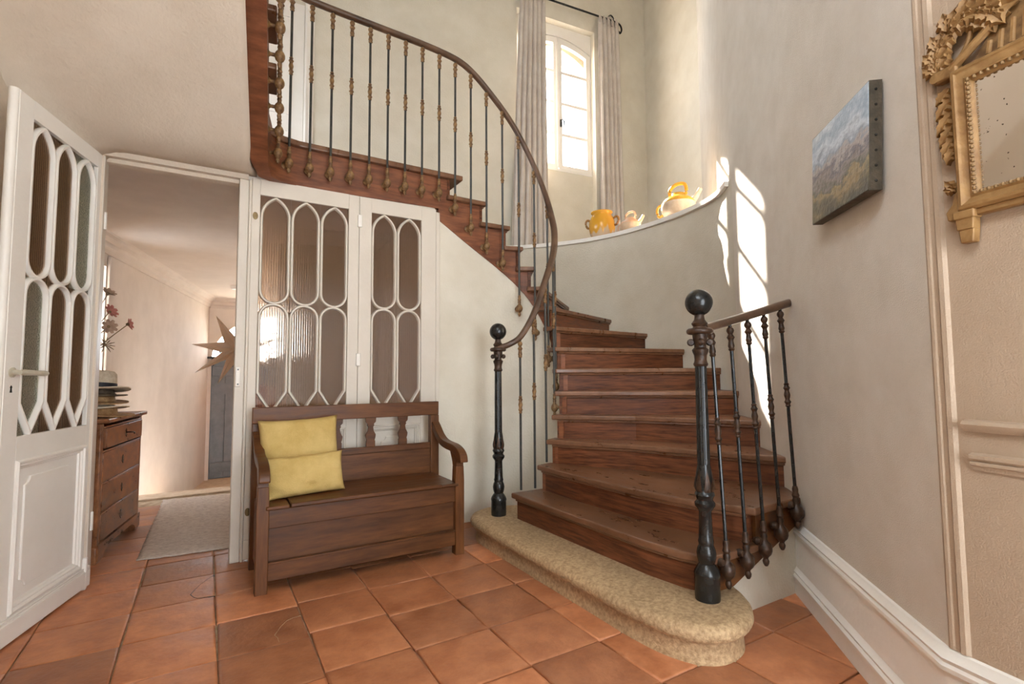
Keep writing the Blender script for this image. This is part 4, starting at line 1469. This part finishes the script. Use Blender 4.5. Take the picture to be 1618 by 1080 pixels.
pillow('cushion', 'large square mustard yellow cushion leaning on the left end of the bench back', 0.46, 0.44, 0.13,
       Matrix.Translation((0.505, 3.345, 0.675)) @ Matrix.Rotation(0.03, 4, 'Z') @ Matrix.Rotation(-0.17, 4, 'X') @ Matrix.Rotation(-0.03, 4, 'Y'), 3)
pillow('cushion', 'small oblong mustard yellow cushion in front of the larger one on the bench seat', 0.44, 0.235, 0.11,
       Matrix.Translation((0.512, 3.19, 0.575)) @ Matrix.Rotation(0.05, 4, 'Z') @ Matrix.Rotation(-0.24, 4, 'X') @ Matrix.Rotation(-0.03, 4, 'Y'), 11, 1.0)

# ================================================================ CHEST OF DRAWERS AND WHAT STANDS ON IT
CA = -math.atan2(0.127, 0.79)
chest = thing('chest_of_drawers', 'brown walnut chest of four drawers standing in the hall behind the open door', 'chest', (-0.552, 4.04, 0), CA)
CWd, CD = 0.83, 0.47
MB().box(-CD, -0.02, 0.0, 0.03, 0.10, 0.855).build('side_panel', 'chestwood', chest)
MB().box(-CD, -0.02, CWd - 0.03, CWd, 0.10, 0.855).build('side_panel', 'chestwood', chest)
MB().box(-CD, -CD + 0.015, 0.03, CWd - 0.03, 0.10, 0.855).build('back_panel', 'chestwood', chest)
MB().prism([(-CD - 0.01, -0.03), (-0.03, -0.03), (0.03, 0.03), (0.03, CWd + 0.03), (-CD - 0.01, CWd + 0.03)], 0.858, 0.885).build('top', 'chestwood', chest, smooth=0, bevel=0.006)
for y in (0.0, CWd - 0.045):
    MB().box(-0.022, 0.002, y, y + 0.045, 0.10, 0.858).build('corner_post', 'chestwood', chest, bevel=0.005)
zc = [(0.125, 0.29), (0.305, 0.475), (0.49, 0.675), (0.70, 0.825)]
for i, (a, b) in enumerate(zc):
    q = 0.014 if i == 3 else 0.0
    dr = MB().box(-0.022 + q, 0.004 + q, 0.05, CWd - 0.05, a, b).build('drawer', 'chestwood', chest, bevel=0.004)
    MB().box(-0.02, 0.008, 0.045, CWd - 0.045, b + 0.002, b + 0.013).build('drawer_divider', 'chestwood', chest, bevel=0.003)
    es = MB().prism([(0.0, -0.03), (0.013, -0.012), (0.009, 0.0), (0.013, 0.014), (0.0, 0.03), (-0.013, 0.014), (-0.009, 0.0), (-0.013, -0.012)], 0, 0.003,
                    Matrix.Translation((0.004 + q, CWd / 2, (a + b) / 2)) @ Matrix.Rotation(PI / 2, 4, 'Z') @ Matrix.Rotation(PI / 2, 4, 'X'))
    es.build('escutcheon', 'iron', dr)
    if i == 3:
        MB().tube([(0.018, CWd / 2, 0.765), (0.045, CWd / 2, 0.765), (0.055, CWd / 2 + 0.01, 0.765), (0.058, CWd / 2 + 0.04, 0.758), (0.052, CWd / 2 + 0.05, 0.75)], 0.004, 8).build('key', 'iron', dr)
ap = [(0.0, 0.02), (0.09, 0.02), (0.12, 0.05), (0.18, 0.075), (CWd - 0.18, 0.075), (CWd - 0.12, 0.05), (CWd - 0.09, 0.02), (CWd, 0.02), (CWd, 0.118), (0.0, 0.118)]
MB().prism(ap, -0.02, 0.012, Matrix(((0, 0, 1, 0), (1, 0, 0, 0), (0, 1, 0, 0), (0, 0, 0, 1)))).build('apron', 'chestwood', chest)
for (x, y) in ((-0.085, -0.005), (-0.085, CWd - 0.085), (-CD, -0.005), (-CD, CWd - 0.085)):
    MB().box(x, x + 0.09, y, y + 0.09, 0.0, 0.105).build('foot', 'chestwood', chest, bevel=0.008)


def hat(name, label, loc, rb, rc, hc, mat, band=None, tilt=(0, 0), sx=1.12, dent=0.02, droop=0.0, group=None):
    m = MB()
    n = 36
    prof = [(rb, 0.004, 1), (rb * 0.86, 0.0, 1), (rc * 1.12, 0.004, 0), (rc, 0.012, 0), (rc * 0.97, hc * 0.55, 0), (rc * 0.90, hc * 0.86, 0), (rc * 0.74, hc, 0), (rc * 0.42, hc - dent * 0.5, 0), (0.001, hc - dent, 0)]
    inner = [(0.001, hc - dent - 0.006, 0), (rc * 0.42, hc - dent * 0.5 - 0.006, 0), (rc * 0.70, hc - 0.007, 0), (rc * 0.86, hc * 0.84, 0), (rc * 0.93, hc * 0.5, 0), (rc * 0.96, 0.004, 0), (rc * 1.12, -0.003, 0), (rb * 0.86, -0.007, 1), (rb, -0.003, 1)]
    rings = []
    for r, z, k in prof + inner:
        ring = []
        for i in range(n):
            t = 2 * PI * i / n
            zz = z + (droop * (math.cos(2 * t) * 0.5 - 0.3) * (r / rb) ** 2 if k else 0)
            ring.append((r * sx * math.cos(t), r * math.sin(t), zz))
        rings.append(ring)
    rings.append(rings[0])
    root = thing(name, label, 'hat', loc, 0.5, 'hats stacked on the chest')
    root.rotation_euler = (tilt[0], tilt[1], 1.2)
    m.loft(rings, caps=False)
    m.build('hat_body', mat, root, smooth=60)
    if band:
        bm_ = MB()
        bm_.lathe([(rc * 1.005, 0.012), (rc * 1.02, 0.012), (rc * 1.0, 0.042), (rc * 0.985, 0.042), (rc * 1.005, 0.012)], n, Matrix.Diagonal((sx, 1, 1, 1)))
        bm_.build('hat_band', band, root, smooth=60)
    return root


HX, HY, HZ = -0.605, 4.40, 0.886
hat('straw_hat', 'flattened tan straw hat lying at the bottom of the hat stack', (HX, HY, HZ + 0.008), 0.185, 0.088, 0.06, 'straw', None, (0.02, 0.03), droop=0.012)
hat('straw_hat', 'pale straw hat lying second from bottom in the hat stack', (HX - 0.015, HY + 0.01, HZ + 0.052), 0.165, 0.084, 0.05, 'straw_light', None, (-0.03, 0.05), droop=-0.01)
hat('straw_hat', 'orange-tan straw hat in the middle of the hat stack', (HX - 0.01, HY, HZ + 0.095), 0.155, 0.082, 0.05, 'straw', None, (0.03, -0.02), droop=0.008)
hat('straw_hat', 'dark brown woven hat just under the panama hat', (HX - 0.012, HY, HZ + 0.140), 0.150, 0.080, 0.05, 'straw_dark', None, (-0.02, 0.03), droop=0.006)
hat('panama_hat', 'cream panama hat with a black band on top of the hat stack', (HX - 0.01, HY - 0.005, HZ + 0.180), 0.165, 0.088, 0.125, 'straw_light', 'band', (0.02, 0.10), dent=0.03, droop=-0.02)

vase = thing('vase', 'slim dark glazed vase holding dried flowers on the walnut chest', 'vase', (-0.82, 4.62, 0.886))
MB().lathe([(0.0, 0.0), (0.05, 0.0), (0.065, 0.06), (0.06, 0.14), (0.035, 0.21), (0.032, 0.24), (0.042, 0.26), (0.036, 0.262), (0.026, 0.24), (0.028, 0.21), (0.0, 0.2)], 18).build('vase_body', 'ceramic_brown', vase)
VT = Vector((-0.82, 4.62, 1.14))


def flower(head, mat, label, npet=7, size=0.05, bend=0.06, face=(1, -0.4, 0.5), spiky=False):
    h = Vector(head)
    root = thing('dried_flower', label, 'flower', tuple(VT), 0, 'dried flowers in the vase')
    e = h - VT
    mid = e * 0.5 + Vector((0, 0, bend))
    MB().tube(catmull([(0, 0, -0.18), (0, 0, 0), tuple(mid), tuple(e)], 6), 0.003, 6).build('stem', 'stem', root)
    f = Vector(face).normalized()
    q = f.to_track_quat('Z', 'Y').to_matrix().to_4x4()
    mx = Matrix.Translation(e) @ q
    MB().lathe([(0.0, -0.012), (0.008, -0.010), (0.012, 0.0), (0.009, 0.008), (0.0, 0.011)], 10, mx).build('flower_centre', 'stem', root)
    for k in range(npet):
        a = 2 * PI * k / npet + 0.3
        L, w = size, size * (0.30 if not spiky else 0.06)
        el = 0.5 if not spiky else random.uniform(-0.6, 0.9)
        pm = mx @ Matrix.Rotation(a, 4, 'Z') @ Matrix.Rotation(-el, 4, 'Y')
        MB().add([(0.006, -w * 0.3, 0.0), (0.006, w * 0.3, 0.0), (L * 0.55, -w, 0.004), (L * 0.55, w, 0.004), (L, -w * 0.5, -0.004), (L, w * 0.5, -0.004), (L * 0.5, 0, -0.004)],
                 [(0, 6, 2), (0, 1, 6), (1, 3, 6), (2, 6, 4), (6, 5, 4), (6, 3, 5)], pm).build('petal', mat, root, smooth=60)
    return root


flower((-0.475, 4.36, 1.512), 'petal_pink', 'pink dried flower on the stem reaching furthest out to the right', 7, 0.045, 0.03, (1, -0.3, 0.2))
flower((-0.60, 4.42, 1.725), 'petal_brown', 'topmost brownish dried flower beside the hall door frame', 8, 0.05, 0.06, (0.5, -0.5, 0.8))
flower((-0.588, 4.42, 1.598), 'petal_pink', 'rosy dried flower second from the top of the bunch', 8, 0.055, 0.05, (0.7, -0.5, 0.4))
flower((-0.590, 4.42, 1.495), 'petal_brown', 'pale brown drooping dried flower in the middle of the bunch', 8, 0.055, 0.05, (0.5, -0.8, 0.1))
flower((-0.605, 4.42, 1.37), 'stem', 'spiky brown seed head lowest in the dried bunch', 14, 0.06, 0.02, (0.5, -0.8, 0.2), True)

# paper star hanging in the hall
SC_ = Vector((0.20, 4.6, 1.362))
star = thing('paper_star', 'pale paper star lantern with long points hanging in the hall doorway', 'star', tuple(SC_))
tips = [(-0.15, 0.27), (-0.305, 0.035), (-0.28, -0.185), (-0.125, -0.275), (0.10, -0.29), (0.28, -0.14), (0.29, 0.09), (0.08, 0.31)]
tips.sort(key=lambda p: math.atan2(p[1], p[0]))
nt_ = len(tips)
for i, (a, b) in enumerate(tips):
    def valley(p, q):
        d = (Vector(p).normalized() + Vector(q).normalized()).normalized() * 0.105
        return d
    v0, v1 = valley(tips[i - 1], tips[i]), valley(tips[i], tips[(i + 1) % nt_])
    MB().add([(a, 0, b), (v0.x, 0, v0.y), (v1.x, 0, v1.y), (0, -0.075, 0), (0, 0.075, 0)], [(0, 3, 1), (0, 2, 3), (0, 1, 4), (0, 4, 2), (1, 3, 4), (2, 4, 3)]).build('star_point', 'star', star, smooth=0)
MB().tube([(0.08, 0, 0.30), (0.08, 0, 1.135)], 0.0025, 6).build('cord', 'band', star)

# iron scroll bracket on the end wall above the front door
br = thing('wall_bracket', 'small black iron scroll bracket fixed above the grey front door', 'bracket', (0.02, 10.14, 1.47))
MB().box(-0.12, 0.35, -0.012, 0.03, -0.018, 0.018).build('bar', 'iron', br, bevel=0.004)
sc = [(0.22 + 0.11 * (1 - i / 40) * math.cos(i * 0.25 - 1.5), 0.0, 0.115 + 0.10 * (1 - i / 40) * math.sin(i * 0.25 - 1.5)) for i in range(34)]
MB().tube(sc, 0.011, 8, up=(0, 1, 0)).build('scroll', 'iron', br)
MB().lathe([(0, -0.12), (0.02, -0.10), (0.035, -0.05), (0.02, 0.0), (0, 0.01)], 10, Matrix.Translation((0.08, 0, -0.02))).build('drop', 'iron', br)
# smoke detector on hall ceiling
sd = MB().lathe([(0, -0.05), (0.05, -0.05), (0.065, -0.03), (0.07, 0.0), (0.0, 0.0)], 20, Matrix.Translation((0.34, 8.6, 2.50))).build('smoke_detector', 'paint')
tag(sd, 'small round white smoke detector on the hall ceiling near the end wall', 'smoke detector')

# cupboard on the right of the hall, its orange brightened to look sunlit, seen through the ribbed panes
cb = thing('hall_cupboard', 'tall orange-brown wooden cupboard blurred behind the ribbed glass', 'cupboard', (1.52, 8.2, -0.62), -0.1)
MB().box(0, 0.75, 0, 0.45, 0, 2.35).build('body', 'orangewood', cb, bevel=0.01)
for z0, z1 in ((0.12, 1.05), (1.12, 2.2)):
    for x0, x1 in ((0.05, 0.365), (0.385, 0.70)):
        MB().box(x0, x1, -0.02, 0.0, z0, z1).build('door', 'orangewood', cb, bevel=0.01)
sb = thing('hall_sideboard', 'low dark mahogany sideboard blurred behind the ribbed glass', 'sideboard', (0.55, 8.55, -0.62), -0.05)
MB().box(0, 1.05, 0, 0.42, 0.12, 1.62).build('body', 'mahogany', sb, bevel=0.01)
for x in (0.04, 0.38, 0.72):
    MB().box(x, x + 0.29, -0.018, 0.0, 0.18, 1.5).build('door', 'mahogany', sb, bevel=0.01)
for x in (0.04, 0.95):
    for y in (0.04, 0.32):
        MB().box(x, x + 0.06, y, y + 0.06, 0.0, 0.12).build('leg', 'mahogany', sb)

# rug
rg = MB()
NR, NC = 30, 60
vs, fs = [], []
C4 = [Vector((-0.345, 3.985)), Vector((0.40, 3.93)), Vector((0.42, 5.73)), Vector((-0.312, 5.79))]
rnd = random.Random(5)
for j in range(NC + 1):
    for i in range(NR + 1):
        u, v = i / NR, j / NC
        p = C4[0] * (1 - u) * (1 - v) + C4[1] * u * (1 - v) + C4[2] * u * v + C4[3] * (1 - u) * v
        e = min(u, v, 1 - u, 1 - v)
        vs.append((p.x + rnd.uniform(-.004, .004) * (e < 0.001), p.y + rnd.uniform(-.004, .004) * (e < 0.001), 0.004 + 0.009 * min(1, e * 25) + rnd.uniform(0, 0.0035)))
for j in range(NC):
    for i in range(NR):
        a = j * (NR + 1) + i
        fs.append((a, a + 1, a + NR + 2, a + NR + 1))
rg.add(vs, fs)
ro = rg.build('rug', 'rug', None, smooth=60)
ro.modifiers.new('thick', 'SOLIDIFY').thickness = 0.003
tag(ro, 'cream flat-woven runner rug on the hall tiles', 'rug')

# ================================================================ PICTURE AND MIRROR
rd = (Vector((1.84, 0.64, 0)) - Vector((2.80, 1.67, 0))).normalized()
rn = Vector((-0.731, 0.682, 0))
rn = (rn - rd * rn.dot(rd)).normalized()
pc = Vector((2.145, 0.968, 1.978)) + rn * 0.04
# local x along the wall towards the viewer, z up, y into the wall
PX = Matrix(((rd.x, -rn.x, 0, pc.x), (rd.y, -rn.y, 0, pc.y), (0, 0, 1, pc.z), (0, 0, 0, 1))) @ Matrix.Rotation(0.055, 4, 'Y') @ Matrix.Rotation(-0.02, 4, 'X')
pic = thing('oil_painting', 'small unframed oil landscape hanging slightly crooked on the right wall', 'painting')
pic.matrix_world = PX
pw, ph = 0.515, 0.375
MB().box(-pw / 2, pw / 2, -0.012, 0.016, -ph / 2, ph / 2).build('canvas', 'oil', pic, bevel=0.002)
fr = MB()
fr.ribbon([(-pw / 2 + 0.004, -ph / 2 + 0.004), (pw / 2 - 0.004, -ph / 2 + 0.004), (pw / 2 - 0.004, ph / 2 - 0.004), (-pw / 2 + 0.004, ph / 2 - 0.004)], [(-0.006, -0.010), (-0.006, 0.03), (0.03, 0.03), (0.03, 0.018), (-0.002, 0.018), (-0.002, -0.010)])
fr.build('stretcher', 'canvas_edge', pic, smooth=0)
for k in range(7):
    z = -ph / 2 + 0.03 + k * (ph - 0.06) / 6
    MB().lathe([(0, 0), (0.005, 0), (0.004, 0.002), (0, 0.003)], 8, Matrix.Translation((pw / 2 + 0.002, 0.011, z)) @ Matrix.Rotation(PI / 2, 4, 'Y')).build('tack', 'iron', pic)

mir = thing('gilt_mirror', 'carved gilt wooden mirror with leaf crest hanging on the panelled wall', 'mirror')
mir.matrix_world = PM @ Matrix.Translation((0.0, -0.004, 0.0))
s0_, s1_, z0_, z1_ = 0.108, 0.60, 1.592, 1.995
fp = [(0.0, 0.0), (0.0, -0.030), (0.006, -0.038), (0.014, -0.040), (0.020, -0.034), (0.032, -0.030), (0.038, -0.034), (0.042, -0.028), (0.05, -0.020), (0.05, 0.0)]
rect = [(s0_, z0_), (s1_, z0_), (s1_, z1_), (s0_, z1_)]
MB().ribbon(rect, fp).build('frame', 'gilt', mir, smooth=30)
MB().box(s0_ + 0.046, s1_ - 0.046, -0.016, -0.010, z0_ + 0.046, z1_ - 0.046).build('mirror_glass', 'mirror', mir, smooth=0)
# bead row round the glass
bead = MB().lathe([(0, -0.0055), (0.0042, -0.004), (0.0055, 0), (0.0042, 0.004), (0, 0.0055)], 8).build('bead', 'gilt_dark', mir)
first = True
bi = 0.043
for k in range(26):
    z = z0_ + bi + k * (z1_ - z0_ - 2 * bi) / 25
    for s in (s0_ + bi,):
        o = bead if first else dup(bead, mir)
        first = False
        o.location = (s, -0.031, z)
for k in range(1, 27):
    s = s0_ + bi + k * (s1_ - s0_ - 2 * bi) / 26
    for z in (z0_ + bi, z1_ - bi):
        dup(bead, mir, (s, -0.031, z))
# eared block at the upper corner, foot block below
MB().box(s0_ - 0.038, s0_ + 0.02, -0.032, 0.0, z1_ - 0.014, z1_ + 0.022).build('ear_block', 'gilt', mir, bevel=0.006)
MB().lathe([(0, -0.018), (0.014, -0.016), (0.018, 0), (0.014, 0.016), (0, 0.018)], 12, Matrix.Translation((s0_ - 0.036, -0.016, z1_ + 0.004)) @ Matrix.Rotation(PI / 2, 4, 'X')).build('ear_roundel', 'gilt', mir)
MB().box(s0_ - 0.012, s0_ + 0.040, -0.036, 0.0, z0_ - 0.022, z0_ + 0.002).build('foot_block', 'gilt', mir, bevel=0.004)
MB().prism_xz([(s0_ - 0.006, z0_ - 0.052), (s0_ + 0.034, z0_ - 0.052), (s0_ + 0.036, z0_ - 0.02), (s0_ - 0.008, z0_ - 0.02)], -0.032, 0.0).build('foot_block', 'gilt', mir, bevel=0.003)
MB().prism_xz([(s0_ + 0.0, z0_ - 0.088), (s0_ + 0.030, z0_ - 0.088), (s0_ + 0.034, z0_ - 0.05), (s0_ - 0.004, z0_ - 0.05)], -0.028, 0.0).build('foot_block', 'gilt', mir, bevel=0.003)
MB().box(s0_ + 0.03, s1_ - 0.03, -0.024, 0.0, z0_ - 0.018, z0_ + 0.002).build('lower_moulding', 'gilt', mir, bevel=0.004)


def mleaf(x, z, ang, L, w, y=-0.014, mat='gilt'):
    mx = Matrix.Translation((x, y, z)) @ Matrix.Rotation(-ang, 4, 'Y')
    # lobed acanthus-like leaf, domed towards the viewer, with a sunken midrib
    lob = [(0.0, 0.16), (0.16, 0.62), (0.26, 0.50), (0.42, 1.0), (0.52, 0.66), (0.68, 0.84), (0.76, 0.42), (1.0, 0.0)]
    mid, up_, lo_, bu, bl = [], [], [], [], []
    for t, k in lob:
        h = -0.013 * math.sin(PI * min(1, 0.15 + t * 0.8)) - 0.004
        mid.append((t * L, h * 0.75, 0))
        up_.append((t * L - 0.1 * L * k * 0.5, h * 0.35, k * w * 0.62))
        lo_.append((t * L - 0.1 * L * k * 0.5, h * 0.35, -k * w * 0.62))
    q1 = [((m_[0] + u_[0]) / 2, min(m_[1], u_[1]) - 0.006, (m_[2] + u_[2]) / 2) for m_, u_ in zip(mid, up_)]
    q2 = [((m_[0] + u_[0]) / 2, min(m_[1], u_[1]) - 0.006, (m_[2] + u_[2]) / 2) for m_, u_ in zip(mid, lo_)]
    bk = [(p[0], 0.008, 0) for p in mid]
    rows = [up_, q1, mid, q2, lo_, bk]
    n = len(lob)
    vs = [p for r in rows for p in r]
    fs = []
    for r in range(6):
        r2 = (r + 1) % 6
        for i in range(n - 1):
            fs.append((r * n + i, r * n + i + 1, r2 * n + i + 1, r2 * n + i))
    MB().add(vs, fs, mx).build('carved_leaf', mat, mir, smooth=40)


# husk garland hanging down the left side
for z, a, L in ((1.955, 3.9, 0.045), (1.925, 4.05, 0.055), (1.885, 4.1, 0.06), (1.845, 4.15, 0.055), (1.81, 4.2, 0.05), (1.78, 4.3, 0.04)):
    mleaf(s0_ - 0.006, z, a, L * 1.15, 0.042)
mleaf(s0_ - 0.004, 1.655, 2.2, 0.05, 0.03)
mleaf(s0_ - 0.004, 1.66, 2.9, 0.035, 0.03)
MB().prism_xz([(s0_ + 0.002, 1.66), (s0_ - 0.012, 1.645), (s0_ - 0.018, 1.62), (s0_ - 0.034, 1.60), (s0_ - 0.03, 1.575), (s0_ - 0.008, 1.57), (s0_ + 0.002, 1.59)], -0.026, 0.0).build('side_scroll', 'gilt', mir, bevel=0.004)
# crest: leafy spray, twisted ribbon and fluted pediment
pd = [(s0_ + 0.05, z1_ + 0.004), (s1_ - 0.05, z1_ + 0.004), (s1_ - 0.10, z1_ + 0.07), (0.354, z1_ + 0.20), (s0_ + 0.10, z1_ + 0.07)]
MB().prism_xz(pd, -0.016, 0.0).build('pediment', 'gilt_dark', mir)
MB().tube([(s0_ + 0.0, -0.022, z1_ + 0.01), (s0_ + 0.10, -0.022, z1_ + 0.075), (0.29, -0.024, z1_ + 0.165), (0.354, -0.024, z1_ + 0.205)], 0.012, 8, up=(0, 1, 0)).build('pediment_moulding', 'gilt', mir)
for k in range(9):
    s = s0_ + 0.085 + k * 0.026
    hgt = 0.02 + (s - s0_ - 0.05) * 0.55
    MB().tube([(s, -0.016, z1_ + 0.006), (s + 0.006, -0.016, z1_ + hgt)], 0.0065, 6, up=(0, 1, 0)).build('flute', 'gilt', mir)
MB().tube(catmull([(s0_ - 0.02, -0.016, z1_ + 0.02), (s0_ + 0.02, -0.016, z1_ + 0.035), (s0_ + 0.045, -0.016, z1_ + 0.075), (s0_ + 0.05, -0.016, z1_ + 0.11)], 5), 0.007, 8, up=(0, 1, 0)).build('ribbon', 'gilt', mir)
spray = [(s0_ - 0.032, z1_ + 0.02), (s0_ - 0.034, z1_ + 0.05), (s0_ - 0.026, z1_ + 0.085), (s0_ - 0.006, z1_ + 0.115), (s0_ + 0.025, z1_ + 0.13), (s0_ + 0.06, z1_ + 0.125), (s0_ + 0.09, z1_ + 0.105)]
MB().tube(catmull([(a, -0.014, b) for a, b in spray], 4), [0.010] * 25, 8, up=(0, 1, 0)).build('spray_stem', 'gilt', mir)
for i, (a, b) in enumerate(spray):
    q = spray[min(i + 1, len(spray) - 1)]
    p = spray[max(i - 1, 0)]
    t = math.atan2(q[1] - p[1], q[0] - p[0])
    for da in (0.75, -0.7, 0.15):
        mleaf(a, b, t + da, 0.056, 0.046, -0.016)
        if i > 2:
            mleaf(a + 0.01, b + 0.006, t + da + 0.25, 0.060, 0.048, -0.024)
rr = MB()
rr.tube([(0.23 + 0.04 * math.cos(2 * PI * i / 24), -0.02, z1_ + 0.155 + 0.04 * math.sin(2 * PI * i / 24)) for i in range(24)], 0.013, 10, up=(0, 1, 0), closed=True)
rr.build('crest_ring', 'gilt', mir, smooth=60)

# ================================================================ CURTAINS
rod = thing('curtain_rod', 'thin black iron curtain rod with curled end above the stair window', 'curtain rod', WO, WA)
MB().tube([(-0.86, -0.10, 6.115), (0.86, -0.10, 6.135)], 0.013, 10).build('rod', 'iron', rod)
hk = [(0.86 + 0.085 * i / 8, -0.10, 6.135 + 0.0 * i) for i in range(3)] + [(0.93, -0.10, 6.13), (0.985, -0.10, 6.11), (1.01, -0.10, 6.05), (0.985, -0.10, 5.99), (0.955, -0.10, 6.01)]
MB().tube(catmull(hk, 4), 0.012, 8, up=(0, 1, 0)).build('curl', 'iron', rod)
MB().tube(catmull([(0.80, -0.10, 6.12), (0.80, -0.08, 6.19), (0.85, -0.07, 6.235), (0.885, -0.08, 6.19), (0.84, -0.10, 6.12)], 4), 0.010, 8, up=(0, 1, 0)).build('curl', 'iron', rod)
for x in (-0.78, 0.74):
    MB().tube([(x, -0.10, 6.12), (x, 0.0, 6.12)], 0.011, 8).build('bracket', 'iron', rod)


def curtain(label, x0t, x1t, x0b, x1b, zt, zb, nf, seed):
    rnd = random.Random(seed)
    n = nf * 10
    ph = [rnd.uniform(-0.8, 0.8) for _ in range(nf + 2)]
    amp = [rnd.uniform(0.7, 1.2) for _ in range(nf + 2)]
    rows = 28
    vs = []
    for j in range(rows + 1):
        v = j / rows
        z = zt + (zb - zt) * v
        for i in range(n + 1):
            u = i / n
            xt = x0t + (x1t - x0t) * u
            xb = x0b + (x1b - x0b) * u
            x = xt + (xb - xt) * v ** 0.8
            k = u * nf
            a = amp[int(k)] * (1 - k % 1) + amp[int(k) + 1] * (k % 1)
            f = 0.026 * a * (0.75 + 0.6 * v)
            if v < 0.05:
                f *= 0.7
            y = -0.10 + f * math.sin(2 * PI * k + ph[int(k) % nf] * v * 0.6) + 0.010 * math.sin(4 * PI * k + 5 * v) * v
            x += 0.010 * math.cos(2 * PI * k) * a
            if j == rows:
                z = zb + 0.012 * math.sin(2 * PI * k)
            vs.append((x, y, z))
    fs = [(j * (n + 1) + i, j * (n + 1) + i + 1, (j + 1) * (n + 1) + i + 1, (j + 1) * (n + 1) + i) for j in range(rows) for i in range(n)]
    m = MB()
    m.add(vs, fs)
    root = thing('curtain', label, 'curtain', WO, WA, 'linen curtains at the stair window')
    o = m.build('drape', 'curtain', root, smooth=80)
    o.modifiers.new('thick', 'SOLIDIFY').thickness = 0.004
    # pinch pleat heading
    for k in range(nf):
        u = (k + 0.25) / nf
        x = x0t + (x1t - x0t) * u
        MB().tube([(x, -0.128, zt - 0.10), (x, -0.135, zt - 0.05), (x, -0.13, zt + 0.012)], [0.008, 0.013, 0.012], 8, up=(0, 1, 0)).build('pleat', 'curtain', root)
    return root


curtain('left linen curtain beside the stair window, hanging behind the handrail', -0.60, -0.245, -0.76, -0.235, 6.14, 2.64, 6, 1)
curtain('right linen curtain beside the stair window, hanging behind the yellow jar', 0.60, 0.945, 0.60, 0.99, 6.13, 2.612, 5, 2)

# ================================================================ POTS ON THE LEDGE
jar = thing('glazed_jar', 'yellow glazed two-handled jar below the right curtain on the ledge', 'jar', (3.645, 4.13, 2.604), 0, 'pots on the ledge')
MB().lathe([(0, 0.0), (0.10, 0.0), (0.125, 0.05), (0.140, 0.12), (0.138, 0.19), (0.118, 0.245), (0.100, 0.268), (0.104, 0.278), (0.118, 0.292), (0.116, 0.300), (0.098, 0.296), (0.088, 0.275), (0.10, 0.24), (0.115, 0.18), (0.10, 0.03), (0, 0.02)], 28).build('jar_body', 'drip', jar, smooth=60)
for s in (-1, 1):
    d = Vector((0.51, -0.86, 0)) * s
    MB().tube(catmull([tuple(d * 0.125 + Vector((0, 0, 0.215))), tuple(d * 0.165 + Vector((0, 0, 0.235))), tuple(d * 0.185 + Vector((0, 0, 0.20))), tuple(d * 0.165 + Vector((0, 0, 0.15))), tuple(d * 0.135 + Vector((0, 0, 0.145)))], 5), 0.012, 8).build('handle', 'ceramic_brown', jar)


def jug(label, loc, s, upper, lower, spd, group=None):
    j = thing('spouted_jug', label, 'jug', loc, 0, 'pots on the ledge')
    j.scale = (1, 1, 1)
    low = [(0, 0.0), (0.085, 0.0), (0.125, 0.04), (0.145, 0.09), (0.140, 0.13), (0.0, 0.132)]
    up = [(0.1402, 0.125), (0.140, 0.135), (0.118, 0.165), (0.085, 0.188), (0.062, 0.198), (0.060, 0.215), (0.048, 0.222), (0.0, 0.222)]
    MB().lathe([(r * s, z * s) for r, z in low], 28).build('belly', lower, j, smooth=60)
    MB().lathe([(r * s, z * s) for r, z in up], 28).build('shoulder', upper, j, smooth=60)
    d = Vector(spd).normalized()
    mk = lambda a, z: tuple((d * a + Vector((0, 0, z))) * s)
    MB().tube([mk(0.11, 0.13), mk(0.15, 0.175), mk(0.185, 0.235)], [0.032 * s, 0.022 * s, 0.017 * s], 12).build('spout', 'buff' if s > 1 else upper, j)
    MB().tube(catmull([mk(-0.055, 0.19), mk(-0.07, 0.25), mk(-0.02, 0.30), mk(0.05, 0.30), mk(0.07, 0.25), mk(0.055, 0.19)], 5), 0.015 * s, 10).build('bail_handle', upper, j)
    MB().tube(catmull([mk(-0.13, 0.14), mk(-0.165, 0.13), mk(-0.18, 0.09), mk(-0.165, 0.04), mk(-0.13, 0.05)], 5), 0.012 * s, 8).build('side_handle', upper, j)
    return j


M['pale_glaze'] = pmat('pale_glaze', (0.66, 0.36, 0.20), (0.74, 0.50, 0.34), 12, 0.4, 0.1, 20)
jug('small pale jug with a loop handle between the two yellow pots on the ledge', (3.735, 3.79, 2.603), 0.74, 'pale_glaze', 'buff', (0.51, -0.86, 0))
jug('large yellow-topped jug with loop handle and spout at the right of the ledge', (3.775, 3.20, 2.603), 1.10, 'ceramic', 'buff', (0.51, -0.86, 0))
